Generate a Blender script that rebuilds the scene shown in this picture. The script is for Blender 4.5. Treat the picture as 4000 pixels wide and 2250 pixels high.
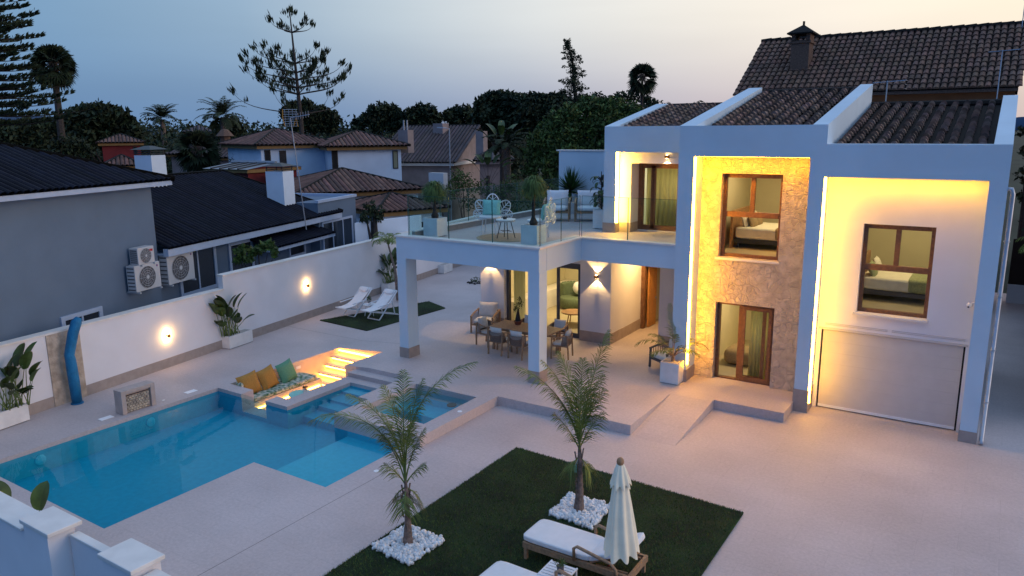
import bpy, math, random
import numpy as np
from mathutils import Vector, Matrix, Euler
R_=math.radians; PI=math.pi
random.seed(7); RNG=np.random.default_rng(11)
for o in list(bpy.data.objects): bpy.data.objects.remove(o)
SC=bpy.context.scene; COL=SC.collection
# ------------------------------------------------------------------ camera
cR=np.array([0.83942496,0.54342344,-0.0075308]); cU=np.array([-0.1050137,0.17577887,0.9788125]); cF=np.array([-0.53323341,0.8208488,-0.20462008])
FPX=2937.76; CZ=7.0
cam=bpy.data.cameras.new('camera'); camo=bpy.data.objects.new('camera',cam); COL.objects.link(camo)
cam.sensor_width=36; cam.lens=36*FPX/4000; cam.clip_start=0.1; cam.clip_end=6000
camo.matrix_world=Matrix(((cR[0],cU[0],-cF[0],0),(cR[1],cU[1],-cF[1],0),(cR[2],cU[2],-cF[2],CZ),(0,0,0,1)))
SC.camera=camo
# ------------------------------------------------------------------ world, sun, exposure
W=bpy.data.worlds.new('World'); SC.world=W; W.use_nodes=True
nt=W.node_tree; nt.nodes.clear(); N=nt.nodes; L=nt.links
def wn(t,**k):
    n=N.new(t)
    for a,b in k.items(): setattr(n,a,b)
    return n
out=wn('ShaderNodeOutputWorld'); bg=wn('ShaderNodeBackground'); bg.inputs[1].default_value=1.0
tc=wn('ShaderNodeTexCoord'); nrm=wn('ShaderNodeVectorMath',operation='NORMALIZE'); L.new(tc.outputs['Generated'],nrm.inputs[0])
dp=wn('ShaderNodeVectorMath',operation='DOT_PRODUCT'); L.new(nrm.outputs[0],dp.inputs[0])
ga,ge=R_(22),R_(12)
dp.inputs[1].default_value=(math.sin(ga)*math.cos(ge),math.cos(ga)*math.cos(ge),math.sin(ge))
sx=wn('ShaderNodeSeparateXYZ'); L.new(nrm.outputs[0],sx.inputs[0])
def ramp(stops,inp):
    r=wn('ShaderNodeValToRGB'); e=r.color_ramp.elements; r.color_ramp.interpolation='EASE' if len(stops)<3 else 'LINEAR'
    while len(e)<len(stops): e.new(0.5)
    for i,(p,c) in enumerate(stops): e[i].position=p; e[i].color=(*c,1)
    L.new(inp,r.inputs[0]); return r
mr=wn('ShaderNodeMapRange'); mr.inputs[1].default_value=-1; mr.inputs[2].default_value=1; L.new(dp.outputs['Value'],mr.inputs[0])
q=lambda d:(d+1)/2
UP=ramp([(0,(.03,.18,.58)),(q(-.3),(.04,.20,.57)),(q(.02),(.16,.32,.53)),(q(.3),(.30,.44,.60)),(q(.46),(.51,.60,.68)),(q(.62),(.76,.78,.78)),(q(.84),(1.0,.91,.79)),(1,(1.05,.90,.66))],mr.outputs[0])
HO=ramp([(0,(.05,.19,.50)),(q(.0),(.12,.25,.46)),(q(.35),(.16,.28,.48)),(q(.58),(.31,.37,.53)),(q(.75),(.53,.48,.54)),(q(.9),(.66,.55,.54)),(1,(.8,.6,.5))],mr.outputs[0])
me=wn('ShaderNodeMapRange'); me.interpolation_type='SMOOTHSTEP'; me.inputs[1].default_value=0.0; me.inputs[2].default_value=.15; L.new(sx.outputs[2],me.inputs[0])
mx=wn('ShaderNodeMix',data_type='RGBA'); L.new(me.outputs[0],mx.inputs[0]); L.new(HO.outputs[0],mx.inputs[6]); L.new(UP.outputs[0],mx.inputs[7])
mz=wn('ShaderNodeMapRange'); mz.interpolation_type='SMOOTHSTEP'; mz.inputs[1].default_value=.25; mz.inputs[2].default_value=.8; mz.inputs[3].default_value=0; mz.inputs[4].default_value=1; L.new(sx.outputs[2],mz.inputs[0])
zen=wn('ShaderNodeMix',data_type='RGBA'); zen.inputs[7].default_value=(.38,.56,.88,1); L.new(mz.outputs[0],zen.inputs[0]); L.new(mx.outputs[2],zen.inputs[6])
sky=wn('ShaderNodeTexSky'); sky.sky_type='NISHITA'; sky.sun_disc=False; sky.sun_elevation=R_(2); sky.sun_rotation=R_(60); sky.altitude=20
sm=wn('ShaderNodeVectorMath',operation='SCALE'); sm.inputs[3].default_value=.012; L.new(sky.outputs[0],sm.inputs[0])
ad=wn('ShaderNodeVectorMath',operation='ADD'); L.new(zen.outputs[2],ad.inputs[0]); L.new(sm.outputs[0],ad.inputs[1])
# a faint bank of cloud low in the sky
ns=wn('ShaderNodeTexNoise'); ns.inputs['Scale'].default_value=2.2; ns.inputs['Detail'].default_value=3
mpp=wn('ShaderNodeMapping'); mpp.inputs['Scale'].default_value=(1,1,7); L.new(nrm.outputs[0],mpp.inputs[0]); L.new(mpp.outputs[0],ns.inputs[0])
nr=wn('ShaderNodeMapRange'); nr.inputs[1].default_value=.35; nr.inputs[2].default_value=.7; nr.inputs[3].default_value=.955; nr.inputs[4].default_value=1.03; L.new(ns.outputs[0],nr.inputs[0])
mm=wn('ShaderNodeVectorMath',operation='SCALE'); L.new(ad.outputs[0],mm.inputs[0]); L.new(nr.outputs[0],mm.inputs[3])
L.new(mm.outputs[0],bg.inputs[0]); L.new(bg.outputs[0],out.inputs[0])
sun=bpy.data.lights.new('sun','SUN'); sun.energy=.75; sun.angle=R_(28); sun.color=(1,.76,.66)
so=bpy.data.objects.new('sun',sun); COL.objects.link(so)
sd=Vector((math.sin(R_(78)),math.cos(R_(78)),.19)).normalized(); so.rotation_euler=sd.to_track_quat('Z','Y').to_euler()
SC.view_settings.view_transform='Standard'; SC.view_settings.look='None'; SC.view_settings.exposure=0.0; SC.view_settings.gamma=1
SC.render.engine='CYCLES'; SC.cycles.use_denoising=True; SC.cycles.max_bounces=7; SC.cycles.transparent_max_bounces=16
SC.cycles.sample_clamp_indirect=4.0; SC.cycles.caustics_reflective=False; SC.cycles.caustics_refractive=False
# ------------------------------------------------------------------ pixel -> point
def ray(u,v): return cF+cR*(u-2000)/FPX-cU*(v-1125)/FPX
C0=np.array([0,0,CZ])
def AZ(u,v,z): d=ray(u,v); return C0+d*(z-CZ)/d[2]
def AY(u,v,y): d=ray(u,v); return C0+d*y/d[1]
def AX(u,v,x): d=ray(u,v); return C0+d*x/d[0]
def AD(u,v,D): d=ray(u,v); return C0+d/math.hypot(d[0],d[1])*D
def ZAT(u,v,x,y): d=ray(u,v); return CZ+d[2]*math.hypot(x,y)/math.hypot(d[0],d[1])
def APL(u,v,p0,n): d=ray(u,v); return C0+d*(float(np.dot(np.array(p0)-C0,n))/float(np.dot(d,n)))
def zd(x): return .25*min(1,max(0,(x+17.9)/2.9))
def G(u,v):
    z=.1
    for _ in range(8): p=AZ(u,v,z); z=zd(p[0])
    return p
# ------------------------------------------------------------------ materials
def mat(name,col,rough=.7,var=.12,scale=3,bump=0,bscale=40,metal=0,tint=False,spec=.4,col2=None,bdist=.01,coat=0,trans=0):
    m=bpy.data.materials.new(name); m.use_nodes=True; t=m.node_tree; b=t.nodes['Principled BSDF']
    b.inputs['Roughness'].default_value=rough; b.inputs['Metallic'].default_value=metal; b.inputs['Specular IOR Level'].default_value=spec
    if coat: b.inputs['Coat Weight'].default_value=coat
    n=t.nodes.new('ShaderNodeTexNoise'); n.inputs['Scale'].default_value=scale; n.inputs['Detail'].default_value=5
    tcn=t.nodes.new('ShaderNodeTexCoord'); t.links.new(tcn.outputs['Object'],n.inputs['Vector'])
    mxn=t.nodes.new('ShaderNodeMix'); mxn.data_type='RGBA'
    c2=col2 if col2 else tuple(c*(1-var) for c in col); c1=col if col2 else tuple(min(1,c*(1+var)) for c in col)
    mxn.inputs[6].default_value=(*c2,1); mxn.inputs[7].default_value=(*c1,1)
    mp=t.nodes.new('ShaderNodeMapRange'); mp.inputs[1].default_value=.35; mp.inputs[2].default_value=.65
    t.links.new(n.outputs[0],mp.inputs[0]); t.links.new(mp.outputs[0],mxn.inputs[0]); last=mxn.outputs[2]
    if tint:
        a=t.nodes.new('ShaderNodeAttribute'); a.attribute_name='tint'; mu=t.nodes.new('ShaderNodeMix'); mu.data_type='RGBA'; mu.blend_type='MULTIPLY'; mu.inputs[0].default_value=1
        t.links.new(last,mu.inputs[6]); t.links.new(a.outputs['Color'],mu.inputs[7]); last=mu.outputs[2]
    t.links.new(last,b.inputs['Base Color'])
    if bump:
        n2=t.nodes.new('ShaderNodeTexNoise'); n2.inputs['Scale'].default_value=bscale; n2.inputs['Detail'].default_value=4; t.links.new(tcn.outputs['Object'],n2.inputs['Vector'])
        bp=t.nodes.new('ShaderNodeBump'); bp.inputs['Strength'].default_value=bump; bp.inputs['Distance'].default_value=bdist
        t.links.new(n2.outputs[0],bp.inputs['Height']); t.links.new(bp.outputs[0],b.inputs['Normal'])
    return m
def emis(name,col,st):
    m=bpy.data.materials.new(name); m.use_nodes=True; b=m.node_tree.nodes['Principled BSDF']
    b.inputs['Base Color'].default_value=(*col,1); b.inputs['Emission Color'].default_value=(*col,1); b.inputs['Emission Strength'].default_value=st; return m
def glassm(name,tint,gl=.9,ior=1.45,rough=.0,bumpy=0):
    m=bpy.data.materials.new(name); m.use_nodes=True; t=m.node_tree; t.nodes.clear()
    o=t.nodes.new('ShaderNodeOutputMaterial'); tr=t.nodes.new('ShaderNodeBsdfTransparent'); tr.inputs[0].default_value=(*tint,1)
    g=t.nodes.new('ShaderNodeBsdfGlossy'); g.inputs['Roughness'].default_value=rough; g.inputs[0].default_value=(gl,gl,gl,1)
    fr=t.nodes.new('ShaderNodeFresnel'); fr.inputs[0].default_value=ior; mxs=t.nodes.new('ShaderNodeMixShader')
    gm=t.nodes.new('ShaderNodeNewGeometry'); sb=t.nodes.new('ShaderNodeMath'); sb.operation='SUBTRACT'; sb.inputs[0].default_value=1; t.links.new(gm.outputs['Backfacing'],sb.inputs[1]); ml=t.nodes.new('ShaderNodeMath'); ml.operation='MULTIPLY'; t.links.new(fr.outputs[0],ml.inputs[0]); t.links.new(sb.outputs[0],ml.inputs[1])
    t.links.new(ml.outputs[0],mxs.inputs[0]); t.links.new(tr.outputs[0],mxs.inputs[1]); t.links.new(g.outputs[0],mxs.inputs[2]); t.links.new(mxs.outputs[0],o.inputs[0])
    if bumpy:
        n2=t.nodes.new('ShaderNodeTexNoise'); n2.inputs['Scale'].default_value=1.6; n2.inputs['Detail'].default_value=2; tcn=t.nodes.new('ShaderNodeTexCoord'); t.links.new(tcn.outputs['Object'],n2.inputs['Vector'])
        bp=t.nodes.new('ShaderNodeBump'); bp.inputs['Strength'].default_value=bumpy; bp.inputs['Distance'].default_value=.02; t.links.new(n2.outputs[0],bp.inputs['Height']); t.links.new(bp.outputs[0],g.inputs['Normal']); t.links.new(bp.outputs[0],fr.inputs['Normal'])
    return m
M={}
M['white']=mat('sky_tinted_stucco',(.56,.685,.78),.85,.05,.7,.15,90)  # white villa paint, blue dusk sky light mixed into its colour
M['wallw']=mat('untinted_stucco',(.76,.75,.78),.85,.04,1.0,.15,90)  # garden walls, and the villa's lamp-lit walls without the blue sky tint
M['trim']=mat('pale_trim',(.74,.70,.66),.6,.05,4)
M['plinth']=mat('taupe_plinth',(.36,.30,.27),.7,.08,6,.1,60)
M['tilepool']=mat('pool_tile',(.001,.33,.46),.5,.06,8)
M['shelf']=mat('pool_shelf_tile',(.03,.44,.57),.5,.05,8)
M['deckside']=mat('deck_riser',(.44,.37,.34),.7,.08,5)
M['pit']=mat('lounge_plaster',(.62,.53,.46),.7,.05,4)
M['wood']=mat('oak_wood',(.36,.20,.10),.5,.2,12)
M['wframe']=mat('window_wood',(.165,.08,.042),.45,.2,14)
M['door']=mat('door_oak',(.50,.23,.06),.4,.15,9)
M['teak']=mat('teak_wood',(.36,.22,.13),.6,.2,20)
M['rope']=mat('woven_rope',(.27,.21,.17),.9,.25,60,.6,120,bdist=.01)
M['cush']=mat('cream_cushion',(.72,.68,.63),.95,.05,10,.1,60)
M['cushw']=mat('white_cushion',(.80,.78,.78),.95,.03,8,.1,60)
M['mustard']=mat('mustard_fabric',(.38,.20,.045),.95,.1,30,.2,200)
M['greenf']=mat('green_fabric',(.10,.27,.17),.95,.12,30,.2,200)
M['moss']=mat('moss_velvet',(.11,.15,.09),.9,.1,10)
M['teal']=mat('teal_fabric',(.30,.62,.55),.95,.1,30)
M['leafp']=mat('leaf_print_fabric',(.60,.62,.54),.9,.1,9,col2=(.02,.12,.05))
M['blanket']=mat('sage_blanket',(.30,.34,.20),.95,.15,25,.3,120)
M['tan']=mat('tan_fabric',(.33,.25,.15),.95,.15,25,.3,120)
M['dark']=mat('dark_metal',(.03,.035,.04),.5,.1)
M['dgrey']=mat('dark_grey',(.09,.09,.10),.6,.1)
M['metalw']=mat('white_metal',(.78,.79,.82),.4,.03)
M['planter']=mat('white_planter',(.74,.73,.72),.6,.06,4)
M['blue']=mat('blue_cover',(.005,.15,.33),.65,.15,6,.5,25,bdist=.03)
M['lawn']=mat('artificial_turf',(.014,.031,.009),.95,.5,1.1,1,220,bdist=.02)
M['pebble']=mat('white_pebble',(.78,.80,.82),.6,.1,15,tint=True)
M['leaf']=mat('leaf',(.05,.09,.022),.7,.3,2,tint=True)
M['leafd']=mat('leaf_dark',(.018,.032,.014),.8,.3,1,tint=True)
M['palmleaf']=mat('palm_leaf',(.13,.18,.045),.6,.25,3,tint=True)
M['strel']=mat('broad_leaf',(.045,.085,.022),.45,.3,5,tint=True)
M['bark']=mat('bark',(.05,.04,.036),.9,.3,10,.6,30,bdist=.02)
M['barkp']=mat('palm_bark',(.19,.14,.12),.9,.3,14,.8,30,bdist=.03)
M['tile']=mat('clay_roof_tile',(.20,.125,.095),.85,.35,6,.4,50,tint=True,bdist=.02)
M['tileb']=mat('brown_roof_tile',(.15,.085,.06),.85,.25,4,.3,50,tint=True,bdist=.02)
M['tilebase']=mat('shade_dark_roof_base',(.014,.011,.010),.95,.2,6)  # near-black colour carries the shade in the channels between barrel tiles
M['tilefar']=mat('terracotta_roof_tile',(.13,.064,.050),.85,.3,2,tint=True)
M['slate']=mat('dark_roof_tile',(.008,.010,.019),.8,.2,3,tint=True,spec=.12)
M['greyroof']=mat('grey_brown_roof',(.062,.050,.055),.85,.2,2,tint=True)
M['grey']=mat('grey_render',(.125,.18,.26),.9,.05,1.2,.1,60)
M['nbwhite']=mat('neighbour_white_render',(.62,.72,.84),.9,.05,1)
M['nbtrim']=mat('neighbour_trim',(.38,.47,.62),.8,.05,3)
M['cream']=mat('cream_cornice',(.26,.15,.055),.8,.1,3)
M['red']=mat('red_render',(.17,.022,.025),.85,.1,2)
M['ochre']=mat('ochre_render',(.28,.11,.045),.9,.1,2)
M['sand']=mat('sand_render',(.27,.22,.22),.9,.1,2)
M['brick']=mat('old_brick',(.13,.08,.06),.9,.3,18,.5,40)
M['acw']=mat('air_conditioner_white',(.50,.52,.55),.5,.04)
M['winglass']=mat('dark_window_glass',(.02,.025,.035),.08,.2,2,spec=.8)
M['black']=mat('black_void',(.008,.008,.009),.8,.1)
M['inwall']=mat('room_plaster',(.62,.58,.42),.9,.03,2)
M['infloor']=mat('room_floor',(.44,.38,.26),.5,.06,3)
M['curtain']=mat('sheer_curtain',(.42,.44,.33),.9,.1,4)
M['bed']=mat('bed_linen',(.74,.72,.62),.95,.05,6,.3,14,bdist=.03)
M['garage']=mat('garage_door_panel',(.56,.54,.53),.6,.03,3)
M['galv']=mat('downpipe_metal',(.42,.45,.5),.35,.08,5,metal=.6)
M['soil']=mat('gravel_topping',(.45,.42,.40),.95,.4,60,.8,90)
M['ground']=mat('earth_and_scrub',(.022,.03,.018),1,.4,.08)
M['amber']=mat('brass',(.40,.16,.03),.35,.15,10,metal=.4)
M['canvas']=mat('parasol_canvas',(.90,.81,.62),.9,.05,5,.2,30)
M['redwood']=mat('reddish_wood',(.22,.06,.04),.5,.2,14)
M['ponytail']=mat('ponytail_leaf',(.075,.13,.04),.7,.3,4,tint=True)
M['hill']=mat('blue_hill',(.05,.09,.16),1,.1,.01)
M['jute']=mat('jute_rug',(.42,.33,.22),.95,.2,40)
M['mosaic']=mat('shower_stone',(.56,.46,.37),.8,.3,5,.8,14,col2=(.36,.29,.23),bdist=.03)
M['lid']=mat('white_plastic',(.85,.86,.88),.4,.02)
M['rock']=mat('fountain_stone',(.60,.52,.40),.8,.2,8,1,10,col2=(.28,.24,.2),bdist=.04)
M['fence']=mat('brown_fence',(.035,.022,.018),.9,.1,3)
M['led']=emis('warm_led',(1,.48,.03),52)
M['ledl']=emis('warm_led_upper',(1,.50,.05),170)
M['ledm']=emis('amber_led',(1,.42,.012),120)
M['led3']=emis('warm_led_cove',(1,.46,.02),55)
M['led2']=emis('warm_led_step',(1,.44,.06),26)
M['lampglow']=emis('lamp_glow',(1,.62,.25),40)
M['glassg']=glassm('green_tinted_glass',(.87,.95,.945),.45,1.45)
M['glassc']=glassm('clear_glass',(.97,.975,.96),.4,1.35)
M['gedge']=mat('glass_edge',(.02,.09,.08),.2,.1)
M['water']=glassm('pool_water',(.66,.93,.97),.5,1.33,.02,.12)
# stone cladding
def curtain_mat():
    m=bpy.data.materials.new('sheer_curtain'); m.use_nodes=True; t=m.node_tree; b=t.nodes['Principled BSDF']; b.inputs['Base Color'].default_value=(.52,.54,.40,1); b.inputs['Roughness'].default_value=.95
    tl=t.nodes.new('ShaderNodeBsdfTranslucent'); tl.inputs[0].default_value=(.75,.76,.55,1); mx_=t.nodes.new('ShaderNodeMixShader'); mx_.inputs[0].default_value=.6; o=[n for n in t.nodes if n.type=='OUTPUT_MATERIAL'][0]
    t.links.new(b.outputs[0],mx_.inputs[1]); t.links.new(tl.outputs[0],mx_.inputs[2]); t.links.new(mx_.outputs[0],o.inputs[0]); return m
M['curtain']=curtain_mat()
def stone_mat():
    m=mat('stone_cladding',(.60,.52,.44),.85,.14,5,0); t=m.node_tree; b=t.nodes['Principled BSDF']
    tcn=[n for n in t.nodes if n.type=='TEX_COORD'][0]
    ns=t.nodes.new('ShaderNodeTexNoise'); ns.inputs['Scale'].default_value=3; ns.inputs['Detail'].default_value=3
    mixv=t.nodes.new('ShaderNodeMix'); mixv.data_type='RGBA'; mixv.inputs[0].default_value=.12
    t.links.new(tcn.outputs['Object'],ns.inputs[0]); t.links.new(tcn.outputs['Object'],mixv.inputs[6]); t.links.new(ns.outputs['Color'],mixv.inputs[7])
    v=t.nodes.new('ShaderNodeTexVoronoi'); v.inputs['Scale'].default_value=6.5; t.links.new(mixv.outputs[2],v.inputs['Vector'])
    v2=t.nodes.new('ShaderNodeTexVoronoi'); v2.feature='DISTANCE_TO_EDGE'; v2.inputs['Scale'].default_value=6.5; t.links.new(mixv.outputs[2],v2.inputs['Vector'])
    r=t.nodes.new('ShaderNodeMapRange'); r.inputs[1].default_value=0; r.inputs[2].default_value=.09; t.links.new(v2.outputs['Distance'],r.inputs[0])
    n3=t.nodes.new('ShaderNodeTexNoise'); n3.inputs['Scale'].default_value=13; n3.inputs['Detail'].default_value=8; n3.inputs['Roughness'].default_value=.65; t.links.new(tcn.outputs['Object'],n3.inputs[0])
    mu=t.nodes.new('ShaderNodeMath'); mu.operation='MULTIPLY_ADD'; mu.inputs[1].default_value=.26; t.links.new(r.outputs[0],mu.inputs[0]); t.links.new(n3.outputs[0],mu.inputs[2])
    bp=t.nodes.new('ShaderNodeBump'); bp.inputs['Strength'].default_value=1; bp.inputs['Distance'].default_value=.09; t.links.new(mu.outputs[0],bp.inputs['Height']); t.links.new(bp.outputs[0],b.inputs['Normal'])
    mc=t.nodes.new('ShaderNodeMix'); mc.data_type='RGBA'; mc.blend_type='OVERLAY'; mc.inputs[0].default_value=.10; old=b.inputs['Base Color'].links[0].from_socket
    bw=t.nodes.new('ShaderNodeRGBToBW'); t.links.new(v.outputs['Color'],bw.inputs[0])
    t.links.new(old,mc.inputs[6]); t.links.new(bw.outputs[0],mc.inputs[7]); t.links.new(mc.outputs[2],b.inputs['Base Color']); return m
M['stone']=stone_mat()
def deck_mat():
    m=mat('beige_microcement',(.515,.445,.44),.62,.10,.4,.1,300,spec=.35); t=m.node_tree; b=t.nodes['Principled BSDF']
    tcn=[n for n in t.nodes if n.type=='TEX_COORD'][0]; old=b.inputs['Base Color'].links[0].from_socket
    fn=t.nodes.new('ShaderNodeTexNoise'); fn.inputs['Scale'].default_value=16; fn.inputs['Detail'].default_value=6; fn.inputs['Roughness'].default_value=.85; t.links.new(tcn.outputs['Object'],fn.inputs[0])
    fr=t.nodes.new('ShaderNodeMapRange'); fr.inputs[1].default_value=.3; fr.inputs[2].default_value=.7; fr.inputs[3].default_value=.82; fr.inputs[4].default_value=1.16; t.links.new(fn.outputs[0],fr.inputs[0])
    sp=t.nodes.new('ShaderNodeSeparateXYZ'); t.links.new(tcn.outputs['Object'],sp.inputs[0])
    def line(ax,c,w=.009):
        s=t.nodes.new('ShaderNodeMath'); s.operation='SUBTRACT'; s.inputs[1].default_value=c; t.links.new(sp.outputs[ax],s.inputs[0])
        a=t.nodes.new('ShaderNodeMath'); a.operation='ABSOLUTE'; t.links.new(s.outputs[0],a.inputs[0])
        g=t.nodes.new('ShaderNodeMath'); g.operation='GREATER_THAN'; g.inputs[1].default_value=w; t.links.new(a.outputs[0],g.inputs[0]); return g
    def mul(a,b_):
        s=t.nodes.new('ShaderNodeMath'); s.operation='MULTIPLY'; t.links.new(a.outputs[0],s.inputs[0]); t.links.new(b_.outputs[0],s.inputs[1]); return s
    g1=line(0,-10.25); g2=line(1,18.05)
    def orr(g,ax,c,gt):
        s=t.nodes.new('ShaderNodeMath'); s.operation='GREATER_THAN' if gt else 'LESS_THAN'; s.inputs[1].default_value=c; t.links.new(sp.outputs[ax],s.inputs[0])
        m_=t.nodes.new('ShaderNodeMath'); m_.operation='MAXIMUM'; t.links.new(s.outputs[0],m_.inputs[0]); t.links.new(g.outputs[0],m_.inputs[1]); return m_
    j=mul(orr(g1,1,12.1,True),orr(g2,0,-15.4,True))
    jr=t.nodes.new('ShaderNodeMapRange'); jr.inputs[3].default_value=.45; jr.inputs[4].default_value=1; t.links.new(j.outputs[0],jr.inputs[0])
    k=mul(jr,fr)
    bt=t.nodes.new('ShaderNodeTexBrick'); bt.offset=.5; bt.inputs['Scale'].default_value=1; bt.inputs['Brick Width'].default_value=1.2; bt.inputs['Row Height'].default_value=.6; bt.inputs['Mortar Size'].default_value=.004; bt.inputs['Color1'].default_value=(1,1,1,1); bt.inputs['Color2'].default_value=(.965,.965,.97,1); bt.inputs['Mortar'].default_value=(.87,.86,.86,1); t.links.new(tcn.outputs['Object'],bt.inputs[0])
    bwn=t.nodes.new('ShaderNodeRGBToBW'); t.links.new(bt.outputs[0],bwn.inputs[0]); k=mul(k,bwn)
    vm=t.nodes.new('ShaderNodeVectorMath'); vm.operation='SCALE'; t.links.new(old,vm.inputs[0]); t.links.new(k.outputs[0],vm.inputs[3]); t.links.new(vm.outputs[0],b.inputs['Base Color']); return m
M['deck']=deck_mat()
# ------------------------------------------------------------------ mesh helpers
def tag(o,label=None,cat=None,group=None,kind=None):
    if label: o['label']=label
    if cat: o['category']=cat
    if group: o['group']=group
    if kind: o['kind']=kind
    return o
def empty(name,loc=(0,0,0),rz=0,label=None,cat=None,group=None):
    o=bpy.data.objects.new(name,None); COL.objects.link(o); o.location=loc; o.rotation_euler=(0,0,rz); o.empty_display_size=.1
    return tag(o,label,cat,group)
def copy_tree(o,parent=None):
    c=o.copy(); COL.objects.link(c)
    if parent: c.parent=parent
    for ch in [x for x in bpy.data.objects if x.parent==o]: copy_tree(ch,c)
    return c
def boxes(name,m,parent,lst,**k):
    for bx in lst: MB().box(*bx).build(name,m,parent,**k)
class MB:
    def __init__(s): s.v=[]; s.f=[]; s.c=[]
    def add(s,vs,fs,c=None):
        n=len(s.v); s.v+=[tuple(map(float,p)) for p in vs]; s.f+=[tuple(i+n for i in f) for f in fs]; s.c+=[c or (1,1,1)]*len(fs); return s
    def box(s,x0,x1,y0,y1,z0,z1,c=None):
        return s.add([(x0,y0,z0),(x1,y0,z0),(x1,y1,z0),(x0,y1,z0),(x0,y0,z1),(x1,y0,z1),(x1,y1,z1),(x0,y1,z1)],[(3,2,1,0),(4,5,6,7),(0,1,5,4),(1,2,6,5),(2,3,7,6),(3,0,4,7)],c)
    def bar(s,a,b,w,h=None,c=None,up=(0,0,1)):
        a=Vector(a); b=Vector(b); d=(b-a).normalized(); u=Vector(up)
        if abs(d.dot(u))>.98: u=Vector((0,1,0))
        r=d.cross(u).normalized()*(w/2); t=r.cross(d).normalized()*((h or w)/2)
        P=[a-r-t,a+r-t,a+r+t,a-r+t,b-r-t,b+r-t,b+r+t,b-r+t]
        return s.add(P,[(3,2,1,0),(4,5,6,7),(0,1,5,4),(1,2,6,5),(2,3,7,6),(3,0,4,7)],c)
    def tube(s,pts,rad,n=8,c=None,cap=True):
        pts=[Vector(p) for p in pts]; rad=rad if hasattr(rad,'__len__') else [rad]*len(pts); base=len(s.v); pu=None
        for i,p in enumerate(pts):
            d=(pts[min(i+1,len(pts)-1)]-pts[max(i-1,0)]).normalized()
            if pu is None: pu=Vector((0,0,1)) if abs(d.z)<.9 else Vector((1,0,0))
            r=d.cross(pu).normalized(); t=r.cross(d).normalized(); pu=t
            for k in range(n): a=2*PI*k/n; s.v.append(tuple(p+(r*math.cos(a)+t*math.sin(a))*rad[i]))
        for i in range(len(pts)-1):
            for k in range(n): s.f.append((base+i*n+k,base+i*n+(k+1)%n,base+(i+1)*n+(k+1)%n,base+(i+1)*n+k)); s.c.append(c or (1,1,1))
        if cap:
            s.f.append(tuple(base+k for k in range(n))[::-1]); s.f.append(tuple(base+(len(pts)-1)*n+k for k in range(n))); s.c+=[c or (1,1,1)]*2
        return s
    def lathe(s,prof,cx=0,cy=0,n=20,c=None,fold=0,nf=8,tw=0):
        base=len(s.v)
        for j,(r,z) in enumerate(prof):
            for k in range(n):
                a=2*PI*k/n; rr=r*(1+fold*math.cos(nf*a+tw*j)); s.v.append((cx+rr*math.cos(a),cy+rr*math.sin(a),z))
        for j in range(len(prof)-1):
            for k in range(n): s.f.append((base+j*n+k,base+j*n+(k+1)%n,base+(j+1)*n+(k+1)%n,base+(j+1)*n+k)); s.c.append(c or (1,1,1))
        s.f.append(tuple(base+k for k in range(n))[::-1]); s.f.append(tuple(base+(len(prof)-1)*n+k for k in range(n))); s.c+=[c or (1,1,1)]*2
        return s
    def prism(s,poly,z0,z1,c=None):
        if sum(poly[i-1][0]*poly[i][1]-poly[i][0]*poly[i-1][1] for i in range(len(poly)))<0: poly=poly[::-1]
        n=len(poly); return s.add([(x,y,z0) for x,y in poly]+[(x,y,z1) for x,y in poly],[tuple(range(n))[::-1],tuple(range(n,2*n))]+[(i,(i+1)%n,n+(i+1)%n,n+i) for i in range(n)],c)
    def xprism(s,poly,x0,x1,c=None):   # poly in (y,z)
        n=len(poly); return s.add([(x0,y,z) for y,z in poly]+[(x1,y,z) for y,z in poly],[tuple(range(n))[::-1],tuple(range(n,2*n))]+[(i,(i+1)%n,n+(i+1)%n,n+i) for i in range(n)],c)
    def cushion(s,cx,cy,cz,lx,ly,lz,rz=0,rx=0,ry=0,e=.35,n=7,c=None):
        mt=Matrix.Translation((cx,cy,cz))@Euler((rx,ry,rz)).to_matrix().to_4x4(); base={}
        def P(d):
            m=max(abs(d[0]),abs(d[1]),abs(d[2])); p=(10 if e<=.1 else 4.5); k=(abs(d[0])**p+abs(d[1])**p+abs(d[2])**p)**(1/p)
            x,y,z=d[0]/k,d[1]/k,d[2]/k; edge=max(abs(x),abs(y)); z*=1-e*edge**4
            return mt@Vector((x*lx/2,y*ly/2,z*lz/2))
        for ax in range(3):
            for sg in(-1,1):
                b=len(s.v)
                for i in range(n+1):
                    for j in range(n+1):
                        d=[0,0,0]; d[ax]=sg; d[(ax+1)%3]=2*i/n-1; d[(ax+2)%3]=2*j/n-1; s.v.append(tuple(P(d)))
                for i in range(n):
                    for j in range(n):
                        q_=(b+i*(n+1)+j,b+(i+1)*(n+1)+j,b+(i+1)*(n+1)+j+1,b+i*(n+1)+j+1); s.f.append(q_ if sg>0 else q_[::-1]); s.c.append(c or (1,1,1))
        return s
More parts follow.
